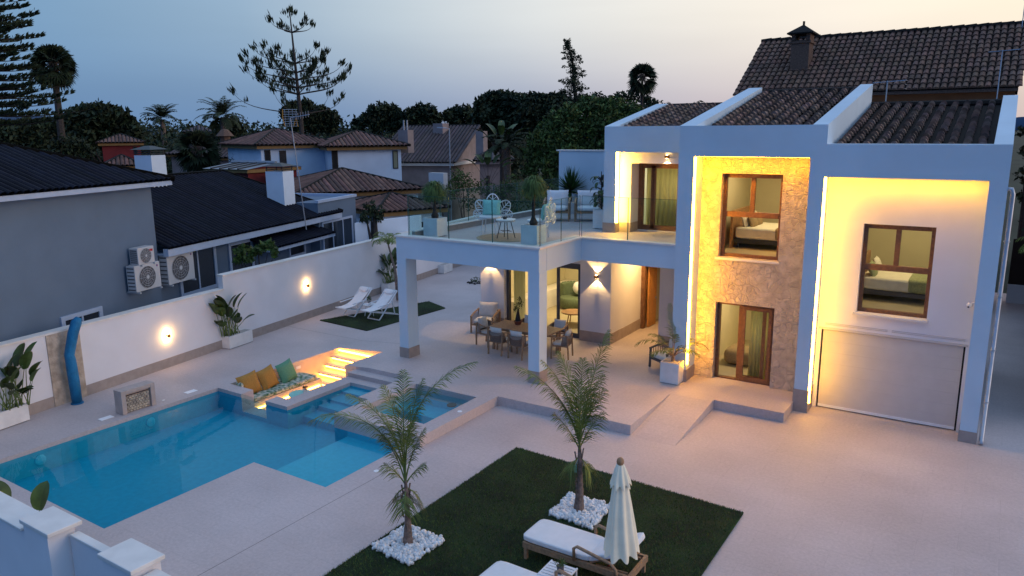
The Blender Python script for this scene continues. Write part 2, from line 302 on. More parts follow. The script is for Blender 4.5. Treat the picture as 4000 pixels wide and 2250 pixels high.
    def pillow(s,cx,cy,cz,w,h,t,rz=0,tilt=0,n=9,c=None,roll=0):
        # flat square cushion, face along local +x, pinched at the corners
        mt=Matrix.Translation((cx,cy,cz))@Matrix.Rotation(rz,4,'Z')@Matrix.Rotation(tilt,4,'Y')@Matrix.Rotation(roll,4,'X')
        for sg in(-1,1):
            vs=[]
            for i in range(n+1):
                for j in range(n+1):
                    u=2*i/n-1; v=2*j/n-1; th=t/2*(max(0,(1-abs(u)**3)*(1-abs(v)**3)))**.55; sc=1-.07*(1-abs(u)**2)*abs(v)**4; sd_=1-.07*(1-abs(v)**2)*abs(u)**4
                    vs.append(mt@Vector((sg*th,u*w/2*sd_,v*h/2*sc)))
            fs=[(i*(n+1)+j,(i+1)*(n+1)+j,(i+1)*(n+1)+j+1,i*(n+1)+j+1) for i in range(n) for j in range(n)]
            s.add(vs,fs if sg>0 else [f[::-1] for f in fs],c)
        return s
    def blob(s,cx,cy,cz,rx,ry,rz,n=6,j=0,c=None,rot=None):
        base=len(s.v); m=n*2
        for i in range(n+1):
            th=PI*i/n
            for k in range(m):
                ph=2*PI*k/m; q_=1+random.uniform(-j,j); v=Vector((rx*q_*math.sin(th)*math.cos(ph),ry*q_*math.sin(th)*math.sin(ph),rz*q_*math.cos(th)))
                if rot: v=rot@v
                s.v.append((cx+v[0],cy+v[1],cz+v[2]))
        for i in range(n):
            for k in range(m): s.f.append((base+i*m+k,base+(i+1)*m+k,base+(i+1)*m+(k+1)%m,base+i*m+(k+1)%m)); s.c.append(c or (1,1,1))
        return s
    def build(s,name,m,parent=None,smooth=False,bevel=0,local=False,tint=False):
        me=bpy.data.meshes.new(name); me.from_pydata(s.v,[],s.f); me.materials.append(M[m] if isinstance(m,str) else m)
        if tint:
            a=me.attributes.new('tint','FLOAT_COLOR','FACE'); a.data.foreach_set('color',[x for c in s.c for x in (*c,1)])
        me.update(); 
        if smooth: me.shade_smooth()
        o=bpy.data.objects.new(name,me); COL.objects.link(o)
        if parent is not None:
            o.parent=parent
            if not local: o.matrix_parent_inverse=parent.matrix_basis.inverted()
        if bevel:
            b=o.modifiers.new('bevel','BEVEL'); b.width=bevel; b.segments=2; b.limit_method='ANGLE'
        return o
def leafmesh(name,V,F,T,m,parent=None):
    me=bpy.data.meshes.new(name); V=np.asarray(V,np.float32); F=np.asarray(F,np.int32)
    me.vertices.add(len(V)); me.vertices.foreach_set('co',V.ravel()); k=F.shape[1]; me.loops.add(F.size); me.loops.foreach_set('vertex_index',F.ravel())
    me.polygons.add(len(F)); me.polygons.foreach_set('loop_start',np.arange(0,F.size,k,dtype=np.int32)); me.polygons.foreach_set('loop_total',np.full(len(F),k,np.int32))
    me.update(calc_edges=True); a=me.attributes.new('tint','FLOAT_COLOR','FACE'); c=np.ones((len(F),4),np.float32); c[:,:3]=T; a.data.foreach_set('color',c.ravel())
    me.materials.append(M[m]); o=bpy.data.objects.new(name,me); COL.objects.link(o)
    if parent is not None: o.parent=parent; o.matrix_parent_inverse=parent.matrix_basis.inverted()
    return o
def cloud(lobes,per,size,flat=.55,elong=2.2):
    """many leaf-sized quads spread over and through ellipsoid lobes [(x,y,z,rx,ry,rz)]"""
    Vs=[];Ts=[]
    for (x,y,z,rx,ry,rz) in lobes:
        n=max(30,int(per*(rx*rz+rx*ry)*.5))
        d=RNG.normal(size=(n,3)); d/=np.linalg.norm(d,axis=1)[:,None]
        bump=1+.16*np.sin(d[:,0]*7+x)*np.cos(d[:,1]*6+y)+.10*np.sin(d[:,2]*11+z*3)
        rad=(RNG.random(n)**.35)*bump*RNG.uniform(.92,1.1,n)
        p=np.array([x,y,z])+d*rad[:,None]*np.array([rx,ry,rz])
        a=RNG.normal(size=(n,3))+d*.4; a/=np.linalg.norm(a,axis=1)[:,None]
        b=np.cross(a,RNG.normal(size=(n,3))); b/=np.linalg.norm(b,axis=1)[:,None]
        s=(size*RNG.uniform(.5,1.4,n))[:,None]; w=s/elong
        Vs.append(np.stack([p-a*s*.5,p+b*w*.5,p+a*s*.5,p-b*w*.5],1).reshape(-1,3))
        g=RNG.uniform(.55,1.5,n)[:,None]; Ts.append(np.concatenate([g*RNG.uniform(.85,1.25,n)[:,None],g,g*RNG.uniform(.7,1.1,n)[:,None]],1))
    V=np.concatenate(Vs); F=np.arange(len(V)).reshape(-1,4); return V,F,np.concatenate(Ts)
K=1.5528
def tree(name,label,circles,D,base=None,per=260,size=.35,m='leafd',cat='tree',group=None,trunk=.22,zb=-.35,thick=1.0):
    """crown lobes given where they stand: (u,v,r) seen from the camera at D metres"""
    lobes=[]
    for (u,v,r) in circles:
        dd=D+random.uniform(-.5,.5)*r*K*D/FPX; p=AD(u*K,v*K,dd); rr=r*K*dd/FPX; lobes.append((p[0],p[1],p[2],rr*thick,rr*thick,rr*.95))
    cx=float(np.mean([l[0] for l in lobes])); cy=float(np.mean([l[1] for l in lobes]))
    t=empty(name,(cx,cy,zb),0,label,cat,group)
    V,F,T=cloud(lobes,per,size); leafmesh('crown',V,F,T,m,t)
    b=MB(); top=float(np.mean([l[2] for l in lobes])); b.tube([(cx,cy,zb),(cx+.1,cy,zb+(top-zb)*.5),(cx,cy+.1,top)],[trunk,trunk*.8,trunk*.4],7)
    for l in lobes[::2]: b.tube([(cx,cy,zb+(top-zb)*.45),((cx+l[0])/2,(cy+l[1])/2,(zb+top)/2*.3+l[2]*.6),(l[0],l[1],l[2])],[trunk*.5,trunk*.3,trunk*.1],5)
    b.build('trunk','bark',t); return t
cRh=Vector((cR[0],cR[1],0)).normalized(); cFh=Vector((cF[0],cF[1],0)).normalized()
def scr(a,el):  # direction: azimuth a (0=screen right, 90=away from camera), elevation el, in radians
    return (cRh*math.cos(a)+cFh*math.sin(a))*math.cos(el)+Vector((0,0,1))*math.sin(el)
def frond(V,F,T,base,az,el,length,droop,nl=34,ll=.38,lw=.018,stem=None,bare=.15,tintc=1.0,hang=.5,vee=.5):
    p=Vector(base); el0=el; step=length/nl; prev=p.copy(); pts=[p.copy()]
    for i in range(nl):
        t=i/nl; e=el-droop*(t**1.5); d=scr(az,e); p=p+d*step; pts.append(p.copy())
        if t>bare:
            k=math.sin(PI*min(1,(t-bare)/(1-bare)*.8+.2))**.6; L_=ll*k*random.uniform(.8,1.1)
            side=d.cross(Vector((0,0,1))).normalized(); upv=side.cross(d).normalized()
            for sg in(-1,1):
                ld=(side*sg*.85+d*.75+upv*(vee-hang)+Vector((random.uniform(-.18,.18),random.uniform(-.18,.18),random.uniform(-.15,.15)))).normalized()
                tip=p+ld*L_+Vector((0,0,-hang*L_*.55)); mid=p+ld*L_*.5; wv=ld.cross(upv).normalized()*lw
                n=len(V); V+= [tuple(p-wv*.6),tuple(p+wv*.6),tuple(mid+wv),tuple(mid-wv)]; F.append((n,n+1,n+2,n+3)); c=random.uniform(.65,1.35)*tintc; T.append((c*random.uniform(.9,1.2),c,c*.8))
                V+=[tuple(mid-wv),tuple(mid+wv),tuple(tip+wv*.15),tuple(tip-wv*.15)]; n+=4; F.append((n,n+1,n+2,n+3)); T.append((c*1.1,c,c*.8))
    if stem is not None: stem.tube(pts[::3]+[pts[-1]],[max(.004,.016*(1-i/(len(pts)/3+1))) for i in range(len(pts[::3])+1)],5)
def fan_crown(cx,cy,cz,n,R,blade=12,lw=.05,droopmin=-1.1,elmax=1.3,seed=1):
    rr=random.Random(seed); V=[];F=[];T=[]; st=MB()
    for i in range(n):
        az=2*PI*i*.618+rr.uniform(-.2,.2); el=droopmin+(elmax-droopmin)*((i+.5)/n); d=scr(az,el); pl=R*.40; c=Vector((cx,cy,cz)); h=c+d*pl+Vector((0,0,-.12*R*(el<0)))
        st.tube([c,c+d*pl*.5,h],[.03,.02,.015],4)
        s=d.cross(Vector((0,0,1))).normalized(); u=s.cross(d).normalized(); ro=rr.uniform(-1.2,1.2); s,u=s*math.cos(ro)+u*math.sin(ro),u*math.cos(ro)-s*math.sin(ro)
        for k in range(blade):
            a=(k/(blade-1)-.5)*2.5; bd=(d*math.cos(a)+s*math.sin(a)+u*.1).normalized(); tip=h+bd*R*.62*rr.uniform(.8,1.05)+Vector((0,0,-R*.14)); w=u.cross(bd).normalized()*lw*R*.5; mid=h+bd*R*.34
            nn=len(V); V+=[tuple(h),tuple(mid+w),tuple(tip),tuple(mid-w)]; F.append((nn,nn+1,nn+2,nn+3)); c_=rr.uniform(.5,1.4); T.append((c_,c_,c_*.8))
    return V,F,T,st
def tile_face(mb,base,A,B,Cc,Dd,pitch=.25,row=.38,rr=.45,detail=True,lift=.02,hv=.35,col=(1,1,1),seg=5,ht=.85):
    """barrel tiles on a roof face: eave A->B, top edge D->C (C above B)"""
    A,B,Cc,Dd=[Vector(p) for p in (A,B,Cc,Dd)]; ex=(B-A).normalized(); nn=ex.cross((Dd-A)).normalized()
    if nn.z<0: nn=-nn
    up=nn.cross(ex).normalized()
    if up.z<0: up=-up
    W_=(B-A).length; co=lambda p:((p-A).dot(ex),(p-A).dot(up)); poly=[co(A),co(B),co(Cc),co(Dd)]
    base.add([A+nn*-.01,B+nn*-.01,Cc+nn*-.01,Dd+nn*-.01],[(0,1,2,3)])
    n=max(1,int(W_/pitch)); smin=min(p[0] for p in poly); smax=max(p[0] for p in poly); i0=int(math.floor(smin/pitch)); i1=int(math.ceil(smax/pitch))
    for i in range(i0,i1):
        s=(i+.5)*pitch; ts=[]
        for k in range(4):
            a=poly[k]; b=poly[(k+1)%4]
            if (a[0]-s)*(b[0]-s)<0: ts.append(a[1]+(b[1]-a[1])*(s-a[0])/(b[0]-a[0]))
        if len(ts)<2: continue
        t0,t1=min(ts),max(ts); t=t0-.03
        rows=[(t0,t1)] if not detail else []
        if detail:
            while t<t1-.02: rows.append((t,min(t1,t+row*1.08))); t+=row
        for (a,b) in rows:
            g=random.uniform(1-hv,1+hv); cc=(g*random.uniform(.92,1.12)*col[0],g*col[1],g*random.uniform(.9,1.1)*col[2]); rb=pitch*rr*random.uniform(.96,1.04); rt=rb*(.86 if detail else 1); jx=random.uniform(-.012,.012) if detail else 0
            vs=[]
            for (tt,r_,h) in ((a,rb,lift*1.9 if detail else 0),(b,rt,0)):
                for k in range(seg+1):
                    an=PI*k/seg; vs.append(A+ex*(s+jx+r_*math.cos(an))+up*tt+nn*(h+r_*ht*math.sin(an)))
            fs=[(k,k+1,seg+2+k,seg+1+k) for k in range(seg)]
            if detail: fs.append(tuple(range(seg+1)))
            mb.add(vs,fs,cc)
def ptlight(name,loc,energy,col,rad=.05,parent=None,kind='POINT',spot=1.6,blend=.1,rot=None,size=1,sizey=1):
    l=bpy.data.lights.new(name,kind); l.energy=energy; l.color=col
    if kind=='AREA': l.shape='RECTANGLE'; l.size=size; l.size_y=sizey
    else: l.shadow_soft_size=rad
    if kind=='SPOT': l.spot_size=spot; l.spot_blend=blend
    o=bpy.data.objects.new(name,l); COL.objects.link(o); o.location=loc
    if rot: o.rotation_euler=rot
    if parent is not None: o.parent=parent; o.matrix_parent_inverse=parent.matrix_basis.inverted()
    return o
# ------------------------------------------------------------------ ground, patio, pool basins
XS=[-30,-17.9,-17.05,-16.9,-15.95,-15.9,-15.5,-15.05,-15,-13.5,-13.16,-13.01,-12.72,-12.9,-11.6,-10.86,-10.81,-10.44,-6.7,-5.6,-3.87,14]
YS=[3.9,6.4,9.69,12.2,12.36,12.76,12.86,13.1,13.4,13.8,14.2,14.3,14.66,15.0,15.3,15.35,15.4,15.8,16.1,16.4,16.7,17.0,17.9,18.02,38]
def cell(x,y):
    c=lambda k,z:(k,lambda X,Y:z)
    if -17.9<x<-13.01 and 6.4<y<12.2: return c('pool',-.62)
    if -17.9<x<-13.16 and 12.2<y<12.36: return c('pool',-.62)
    if -13.01<x<-12.72 and 9.69<y<12.2: return c('pool',-.62)
    if -12.72<x<-10.81 and 9.69<y<12.2: return c('shelf',-.24)
    if -15.05<x<-13.5 and 12.36<y<14.66: return c('chan' if y>14.3 else 'pool',-.16 if y>14.3 else -.24 if y>13.8 else -.30 if y>13.4 else -.42 if y>12.86 else -.62)
    if -13.5<x<-13.16 and 12.36<y<13.4: return c('pool',-.62)
    if -12.9<x<-10.86 and 12.86<y<15.0: return c('tub',-.28 if (x>-11.6 or y>14.3) else -.7)
    if -13.16<x<-10.44 and 12.2<y<15.4: return c('deck',.25)
    if -13.5<x<-12.9 and 13.4<y<15.4: return c('deck',.25)
    if -17.9<x<-15.05 and 12.36<y<12.76: return c('deck',-.5 if -16.9<x<-15.9 else 0)
    if -15.5<x<-15.05 and 12.76<y<14.66: return c('deck',0)
    if -15.5<x<-13.5 and 14.66<y<15.0: return c('deck',0)
    if -15.5<x<-13.5 and 15.0<y<15.35: return c('deck',.125)
    if -17.9<x<-17.05 and 12.76<y<15.4: return c('bench',-.45)
    if -17.9<x<-15.5 and 12.76<y<15.35: return c('pit',-.95)
    if -17.9<x<-15.95 and 15.35<y<17.0:
        k=int((17.0-y)/.3)+1; return c('pit',-.19*min(k,5))
    if x<-17.9: return c('deck',0)
    if x<-15 : return ('deck',lambda X,Y:zd(X)) if (y>17.0 or (x>-15.95 and y>15.35)) else c('deck',0)
    if x<-6.7: return c('deck',.25) if y>15.35 else c('deck',0)
    if x<-5.6: return ('deck',lambda X,Y:.25*min(1,max(0,(Y-15.3)/2.6)))
    if x<-3.87: return c('deck',.25) if y>18.02 else c('deck',0)
    return c('deck',0)
YS=sorted(set(YS)); XS=sorted(set(XS))
mb={k:MB() for k in('deck','pool','shelf','tub','pit','bench','chan')}
cells={}
for i in range(len(XS)-1):
    for j in range(len(YS)-1):
        cells[i,j]=cell((XS[i]+XS[i+1])/2,(YS[j]+YS[j+1])/2)
for (i,j),(k,zf) in cells.items():
    x0,x1,y0,y1=XS[i],XS[i+1],YS[j],YS[j+1]
    mb[k].add([(x0,y0,zf(x0,y0)),(x1,y0,zf(x1,y0)),(x1,y1,zf(x1,y1)),(x0,y1,zf(x0,y1))],[(0,1,2,3)])
    for di,dj,pa,pb in((1,0,(x1,y0),(x1,y1)),(0,1,(x1,y1),(x0,y1))):
        nb=cells.get((i+di,j+dj))
        if nb is None: continue
        za=[zf(*pa),zf(*pb)]; zb_=[nb[1](*pa),nb[1](*pb)]
        if abs(za[0]-zb_[0])<.003 and abs(za[1]-zb_[1])<.003: continue
        hi=[max(a,b) for a,b in zip(za,zb_)]; lo=[min(a,b) for a,b in zip(za,zb_)]
        lowk=k if sum(za)<sum(zb_) else nb[0]; wk=lowk
        fl=sum(za)<sum(zb_)
        def q4(m_,z0,z1): mb[m_].add([(*pa,z0[0]),(*pb,z0[1]),(*pb,z1[1]),(*pa,z1[0])],[(3,2,1,0) if fl else (0,1,2,3)])
        if lowk in('pool','shelf','tub','chan') and min(hi)>-.10:
            wl=[-.10,-.10]
            q4(lowk,lo,wl); q4('deck',wl,hi)
        else: q4(lowk if lowk!='bench' else 'pit',lo,hi)
patio=tag(mb['deck'].build('patio','deck'),None,None,None,'structure')
sp=empty('swimming_pool',(-15.4,9.4,-.85),0,'blue tiled swimming pool with a pale shallow shelf and steps beside the lounge','swimming pool')
mb['pool'].build('basin','tilepool',sp); mb['shelf'].build('shallow_shelf','shelf',sp); mb['chan'].build('entry_step','shelf',sp)
for (x,y) in((-17.885,7.6),(-17.885,10.3)):
    b=MB(); b.blob(x,y,-.32,.03,.13,.13,5); b.build('underwater_lamp','shelf',sp)
ht=empty('hot_tub',(-11.9,14,-.7),0,'square raised hot tub full of blue water behind the left palm','hot tub'); mb['tub'].build('basin','shelf',ht)
b=MB(); b.lathe([(.0,.0),(.13,.0),(.13,.03),(.0,.03)],-11.45,14.7,14); b.build('float_ring','dark',ht)
b=MB(); b.lathe([(0,.252),(.06,.252),(.06,.262),(0,.262)],-10.62,13.95,12); b.build('deck_jet_cap','lid',ht)
w=MB(); w.add([(-17.9,6.4,-.098),(-13.01,6.4,-.098),(-13.01,9.69,-.098),(-10.81,9.69,-.098),(-10.81,12.2,-.098),(-13.16,12.2,-.098),(-13.16,13.4,-.098),(-13.5,13.4,-.098),(-13.5,14.66,-.098),(-15.05,14.66,-.098),(-15.05,12.36,-.098),(-17.9,12.36,-.098)],[tuple(range(12))]); tag(w.build('water','water'),kind='structure')
w=MB(); w.add([(-12.9,12.86,.1),(-10.86,12.86,.1),(-10.86,15,.1),(-12.9,15,.1)],[(0,1,2,3)]); tag(w.build('water','water'),kind='structure')
# sunken lounge
sl=empty('sunken_lounge',(-16.7,14.6,-.95),0,'sunken seating pit with orange lit walls, bench and glowing steps between pool and terrace','sunken lounge')
mb['pit'].build('plaster_pit','pit',sl); mb['bench'].build('bench_top','pit',sl)
for k in range(5):
    y=17.0-.3*k; z=-.19*k
    b=MB(); b.box(-17.88,-15.97 if k<5 else -15.5,y-.05,y-.003,z-.085,z-.05); b.build('step_light','led2',sl)
    b=MB(); b.box(-17.898,-15.952,y-.075,y-.002,z-.04 if k else -.045,z-.002); 
    if k: b.build('step_nosing','pit',sl)
b=MB(); b.box(-17.045,-17.02,12.85,15.3,-.66,-.62); b.build('bench_light','led2',sl)
b=MB(); b.box(-16.9,-15.9,12.37,12.39,-.5,-.01); b.build('glass_panel','glassg',sl)
b=MB(); b.box(-17.893,-17.885,15.15,15.33,-.24,-.15); b.build('wall_socket','lid',sl)
b=MB(); b.cushion(-17.45,14.05,-.38,.8,2.5,.13,e=.1); tag(b.build('seat_mattress','leafp',smooth=True),'long flat green leaf print mattress on the sunken bench','mattress')
for (y,m_,lab,rz) in((13.1,'mustard','mustard yellow cushion nearest the pool on the sunken bench',-.1),(13.75,'mustard','mustard yellow cushion in the middle of the sunken bench beside the green one',.1),(14.45,'greenf','plain green cushion on the sunken bench nearest the lit steps',.1)):
    b=MB(); b.pillow(-17.50,y,-.04,.66,.64,.26,rz=rz,tilt=-.35,roll=.12); tag(b.build('cushion',m_,smooth=True),lab,'cushion','cushions on the sunken bench' if m_=='mustard' else None)
b=MB(); b.pillow(-17.6,12.88,-.1,.42,.42,.18,rz=1.2,tilt=-.2); tag(b.build('cushion','leafp',smooth=True),'leaf patterned cushion in the far pool end corner of the sunken bench','cushion')
t=empty('coffee_table',(-16.5,14.1,-.95),0,'small round pale green coffee table in the sunken pit','table')
b=MB(); b.lathe([(0,-.47),(.36,-.47),(.37,-.455),(.36,-.44),(0,-.44)],-16.5,14.1,24); b.build('table_top','teal',t); b=MB(); b.lathe([(.12,-.95),(.04,-.92),(.03,-.5),(.06,-.47)],-16.5,14.1,10); b.build('pedestal','metalw',t)
t=empty('potted_succulent',(-16.45,14.2,-.44),0,'tiny white pot with a reddish plant on the pale green pit table','potted plant')
b=MB(); b.lathe([(0,-.44),(.06,-.44),(.075,-.33),(.06,-.33),(0,-.35)],-16.45,14.2,12); b.build('pot','planter',t)
V,F,T=cloud([(-16.45,14.2,-.28,.08,.08,.07)],9000,.06); leafmesh('leaves',V,F,T*np.array([3,.7,.5]),'leaf',t)
# earth outside the property
g=MB(); x0,x1,y0,y1=-26,14,3.4,38; B_=2500
g.add([(-B_,-B_,-.35),(B_,-B_,-.35),(B_,y0,-.35),(-B_,y0,-.35)],[(0,1,2,3)]); g.add([(-B_,y0,-.35),(x0,y0,-.35),(x0,y1,-.35),(-B_,y1,-.35)],[(0,1,2,3)]); g.add([(x1,y0,-.35),(B_,y0,-.35),(B_,y1,-.35),(x1,y1,-.35)],[(0,1,2,3)]); g.add([(-B_,y1,-.35),(B_,y1,-.35),(B_,B_*2,-.35),(-B_,B_*2,-.35)],[(0,1,2,3)])
tag(g.build('ground','ground'),kind='structure')
# hills
h=MB(); hp=[]
for i in range(41):
    a=-1.75+1.9*i/40; D_=2200; z=18+16*math.sin(a*9)+12*math.sin(a*23+1)+ (22 if -1.35<a<-1.0 else 0)*math.sin((a+1.35)/.35*PI); hp.append((math.sin(a)*D_,math.cos(a)*D_,z))
vs=[(x,y,-1) for x,y,z in hp]+hp+[(x*1.1,y*1.1,-1) for x,y,z in hp]; n=41
h.add(vs,[(i,i+1,n+i+1,n+i) for i in range(40)]+[(n+i,n+i+1,2*n+i+1,2*n+i) for i in range(40)]); tag(h.build('hills','hill',smooth=True),kind='structure')
# lawns
def lawn(name,poly,z,nb,lab):
    b=MB(); b.prism(poly,z+.004,z+.03); o=tag(b.build(name,'lawn'),kind='stuff'); o['label']=lab; o['category']='lawn'
    xs=[p[0] for p in poly]; ys=[p[1] for p in poly]; V=[];F=[]
    r=np.random.default_rng(3); P=r.uniform([min(xs),min(ys)],[max(xs),max(ys)],(nb,2)); a=r.uniform(0,6.28,nb); l=r.uniform(.02,.045,nb); w=.006
    dx=np.cos(a)*w; dy=np.sin(a)*w; ox=r.normal(0,.015,nb); oy=r.normal(0,.015,nb); zz=np.full(nb,z+.028)
    # jitter edge blades outward so the turf edge looks fibrous
    ne=nb//14; e=r.integers(0,4,ne); 
    for k in range(ne):
        p,q_=poly[e[k]],poly[(e[k]+1)%4]; t=r.random(); P[k]=(p[0]+(q_[0]-p[0])*t,p[1]+(q_[1]-p[1])*t)
    pa=np.array(poly); inside=np.ones(nb,bool)
    ar=sum(poly[i-1][0]*poly[i][1]-poly[i][0]*poly[i-1][1] for i in range(len(poly)))
    for k in range(len(poly)):
        p_,q2=pa[k],pa[(k+1)%len(poly)]; cr=(q2[0]-p_[0])*(P[:,1]-p_[1])-(q2[1]-p_[1])*(P[:,0]-p_[0]); inside&=(cr*(1 if ar>0 else -1)>-.01)
    P[~inside]=pa.mean(0)
    V=np.stack([np.stack([P[:,0]-dx,P[:,1]-dy,zz],1),np.stack([P[:,0]+dx,P[:,1]+dy,zz],1),np.stack([P[:,0]+ox,P[:,1]+oy,zz+l],1)],1).reshape(-1,3)
    T=r.uniform(.6,1.7,(nb,1))*np.array([1,1.05,.8]); me=leafmesh('blades',V,np.arange(nb*3).reshape(-1,3),T,'leaf',o); me['kind']='stuff'
lawn('lawn',[(-8.45,4.2),(-3.36,4.2),(-3.4,13.06),(-8.55,13.3)],0,60000,'large dark green artificial lawn under the palms, loungers and parasol')
lawn('lawn',[(-21.2,19.24),(-18.6,19.05),(-18.35,23.3),(-19.7,23.9)],zd(-19),4000,'small dark green lawn patch under the white deck chairs')
def pebbles(cx,cy,pts,n,lab):
    b=MB(); r=random.Random(n); pts=[Vector((p[0],p[1],0)) for p in pts]
    for k in range(n):
        s,t=r.random(),r.random(); p=(pts[0]*(1-s)+pts[1]*s)*(1-t)+(pts[3]*(1-s)+pts[2]*s)*t; q_=r.uniform(.026,.052); rot=Euler((r.uniform(0,3),r.uniform(0,3),r.uniform(0,3))).to_matrix(); c=r.uniform(.8,1.05)
        b.blob(p.x,p.y,.045+r.uniform(0,.05),q_*1.25,q_,q_*.8,3,.12,(c,c,c),rot)
    o=tag(b.build('pebbles','pebble',smooth=True,tint=True),lab,'pebbles',None,'stuff')
pb1=[(-8.41,8.46),(-8.36,9.36),(-7.47,9.31),(-7.49,8.38)]; pb2=[(-6.40,11.05),(-6.45,11.95),(-5.55,11.93),(-5.49,10.99)]
pebbles(0,0,pb1,620,'square bed of white pebbles round the left palm nearest the camera'); pebbles(0,0,pb2,621,'square bed of white pebbles round the right palm behind the lounger')
# ------------------------------------------------------------------ boundary wall on the left
def wx(y): return -18.85-.155*y
def slab(b,y0,y1,z0,z1,t0=0,t1=-.25):  # along the slanted wall line, t = offset in x from the face
    b.prism([(wx(y0)+t1,y0),(wx(y0)+t0,y0),(wx(y1)+t0,y1),(wx(y1)+t1,y1)],z0,z1)
bw=empty('boundary_wall',(wx(16),16,0),0,'long white garden wall that steps up, with pale coping, along the left of the patio','wall')
b=MB(); slab(b,-4,9.13,0,1.93); slab(b,9.13,10.05,0,1.93,-.002); slab(b,10.05,15.17,0,1.93); slab(b,15.17,36,0,2.37); b.build('wall','wallw',bw)
b=MB(); slab(b,-4,15.168,1.93,1.98,.03,-.29); slab(b,15.17,36,2.37,2.43,.03,-.29); b.build('coping','trim',bw)
b=MB(); slab(b,-4,9.13,.0,.29,.015,-.0); slab(b,10.05,36,.0,.29,.015,-.0); b.build('plinth','plinth',bw)
b=MB(); slab(b,9.135,10.045,.0,1.93,.03,0); tag(b.build('shower_panel','mosaic'),'brown stone panel set in the white garden wall behind the blue cover','stone panel')
# back garden wall
b=MB(); b.box(-24.6,-10.4,33.5,33.75,0,1.9); tag(b.build('back_wall','wallw'),'low white wall closing the far end of the patio','wall')
b=MB(); b.tube([(-20.03,9.59,.02),(-20.03,9.58,.6),(-19.98,9.54,1.2),(-20.03,9.55,1.35),(-19.97,9.68,1.9),(-19.92,9.78,2.2),(-19.9,9.84,2.31)],[.125,.135,.13,.122,.13,.13,.07],14)
b.lathe([(0,.0),(.16,.0),(.15,.03),(0,.03)],-20.03,9.59,14); 
o=tag(b.build('covered_shower','blue',smooth=True),'bent garden shower column wrapped in a blue cover beside the wall','shower')
# fountain block
ft=empty('water_fountain',(-18.1,10.1,0),0,'low stone faced waterfall block at the pool edge','fountain')
b=MB(); b.box(-18.46,-18.12,9.74,9.86,0,.62); b.box(-18.46,-18.12,10.53,10.65,0,.62); b.box(-18.46,-18.12,9.86,10.53,.52,.62); b.box(-18.46,-18.20,9.86,10.53,0,.52); b.build('surround','deckside',ft,bevel=.008)
b=MB()
for r_ in range(7):
    for k in range(9):
        y=9.88+k*.080+(r_%2)*.03
        if y<10.46: b.cushion(-18.19,y+.03,.04+r_*.060,.06,.075*random.uniform(.8,1.05),.055,e=.3,n=3)
b.build('rough_stone','rock',ft); b=MB(); b.box(-18.20,-18.16,9.88,10.5,.455,.467); b.build('spout','dark',ft)
for (u,v,s) in((414,1634,.16),(745,1530.6,.16),(638,1564.6,.04)):
    p=G(u,v); b=MB(); b.prism([(p[0]-s*.6,p[1]-s),(p[0]+s*.6,p[1]-s),(p[0]+s*.6,p[1]+s),(p[0]-s*.6,p[1]+s)],p[2]+.004,p[2]+.012)
    tag(b.build('skimmer_lid','lid'),{414:'white skimmer lid left of the stone fountain block',745:'white skimmer lid right of the stone fountain block',638:'tiny white deck cap just right of the stone fountain block'}[u],'lid')
p=AZ(1469.5,1840.8,0); b=MB(); b.lathe([(0,.002),(.055,.002),(.055,.012),(0,.012)],p[0],p[1],12); tag(b.build('paving_spot','lid'),'small round white cap in the paving left of the left palm','spot cap')
# wall lamps on the garden wall
for (u,v,lab) in((655.5,1311,'glowing wall lamp on the lower part of the garden wall beside the tall potted plant'),(1200,1114.7,'glowing wall lamp on the higher part of the garden wall left of the deck chairs')):
    d=ray(u,v); t_=-18.80/(d[0]+.155*d[1]); P=C0+d*t_; x,y,z=P
    w=empty('wall_lamp',(x,y,z),0,lab,'wall lamp','wall lamps on the garden wall')
    b=MB(); b.box(x+.015,x+.075,y-.04,y+.04,z-.055,z+.055); b.build('lamp_box','amber',w)
    b=MB(); b.box(wx(y)+.01,x+.015,y-.03,y+.03,z-.03,z+.03); b.build('bracket','amber',w)
    for dz in(-.085,.085): ptlight('bulb',(x+.02,y,z+dz),12,(1,.58,.20),.02,w)
# ------------------------------------------------------------------ street wall in the lower left corner
sw=empty('street_wall',(-9,4.2,0),0,'white street wall with two capped pillars in the lower left corner','wall')
b=MB(); b.box(-15,-10.42,4.12,4.42,-.3,1.84); b.box(-9.76,-8.72,4.36,4.44,-.3,1.86); b.box(-8.06,-4.2,4.2,4.44,-.3,1.86); b.build('wall','wallw',sw)
b=MB(); b.box(-10.40,-9.78,4.1,4.44,-.3,1.96); b.box(-8.70,-8.08,4.22,4.58,-.3,1.96); b.build('pillar','wallw',sw)
boxes('coping','trim',sw,[(-10.46,-9.72,4.08,4.52,1.96,2.02),(-8.75,-8.03,4.18,4.62,1.96,2.02),(-15,-10.46,4.08,4.46,1.84,1.88),(-9.72,-8.75,4.34,4.46,1.86,1.90),(-8.03,-4.2,4.16,4.5,1.86,1.9)],bevel=.01)
# ------------------------------------------------------------------ the villa
vl=empty('villa',(-5,20,0),0,'modern white villa with warm lit recesses, stone clad bay and glass railed terrace','villa')
YF=18.99; YB=19.67; YL=20.92
b=MB()
zt=lambda y,f,z0,s:z0+(y-f)*s
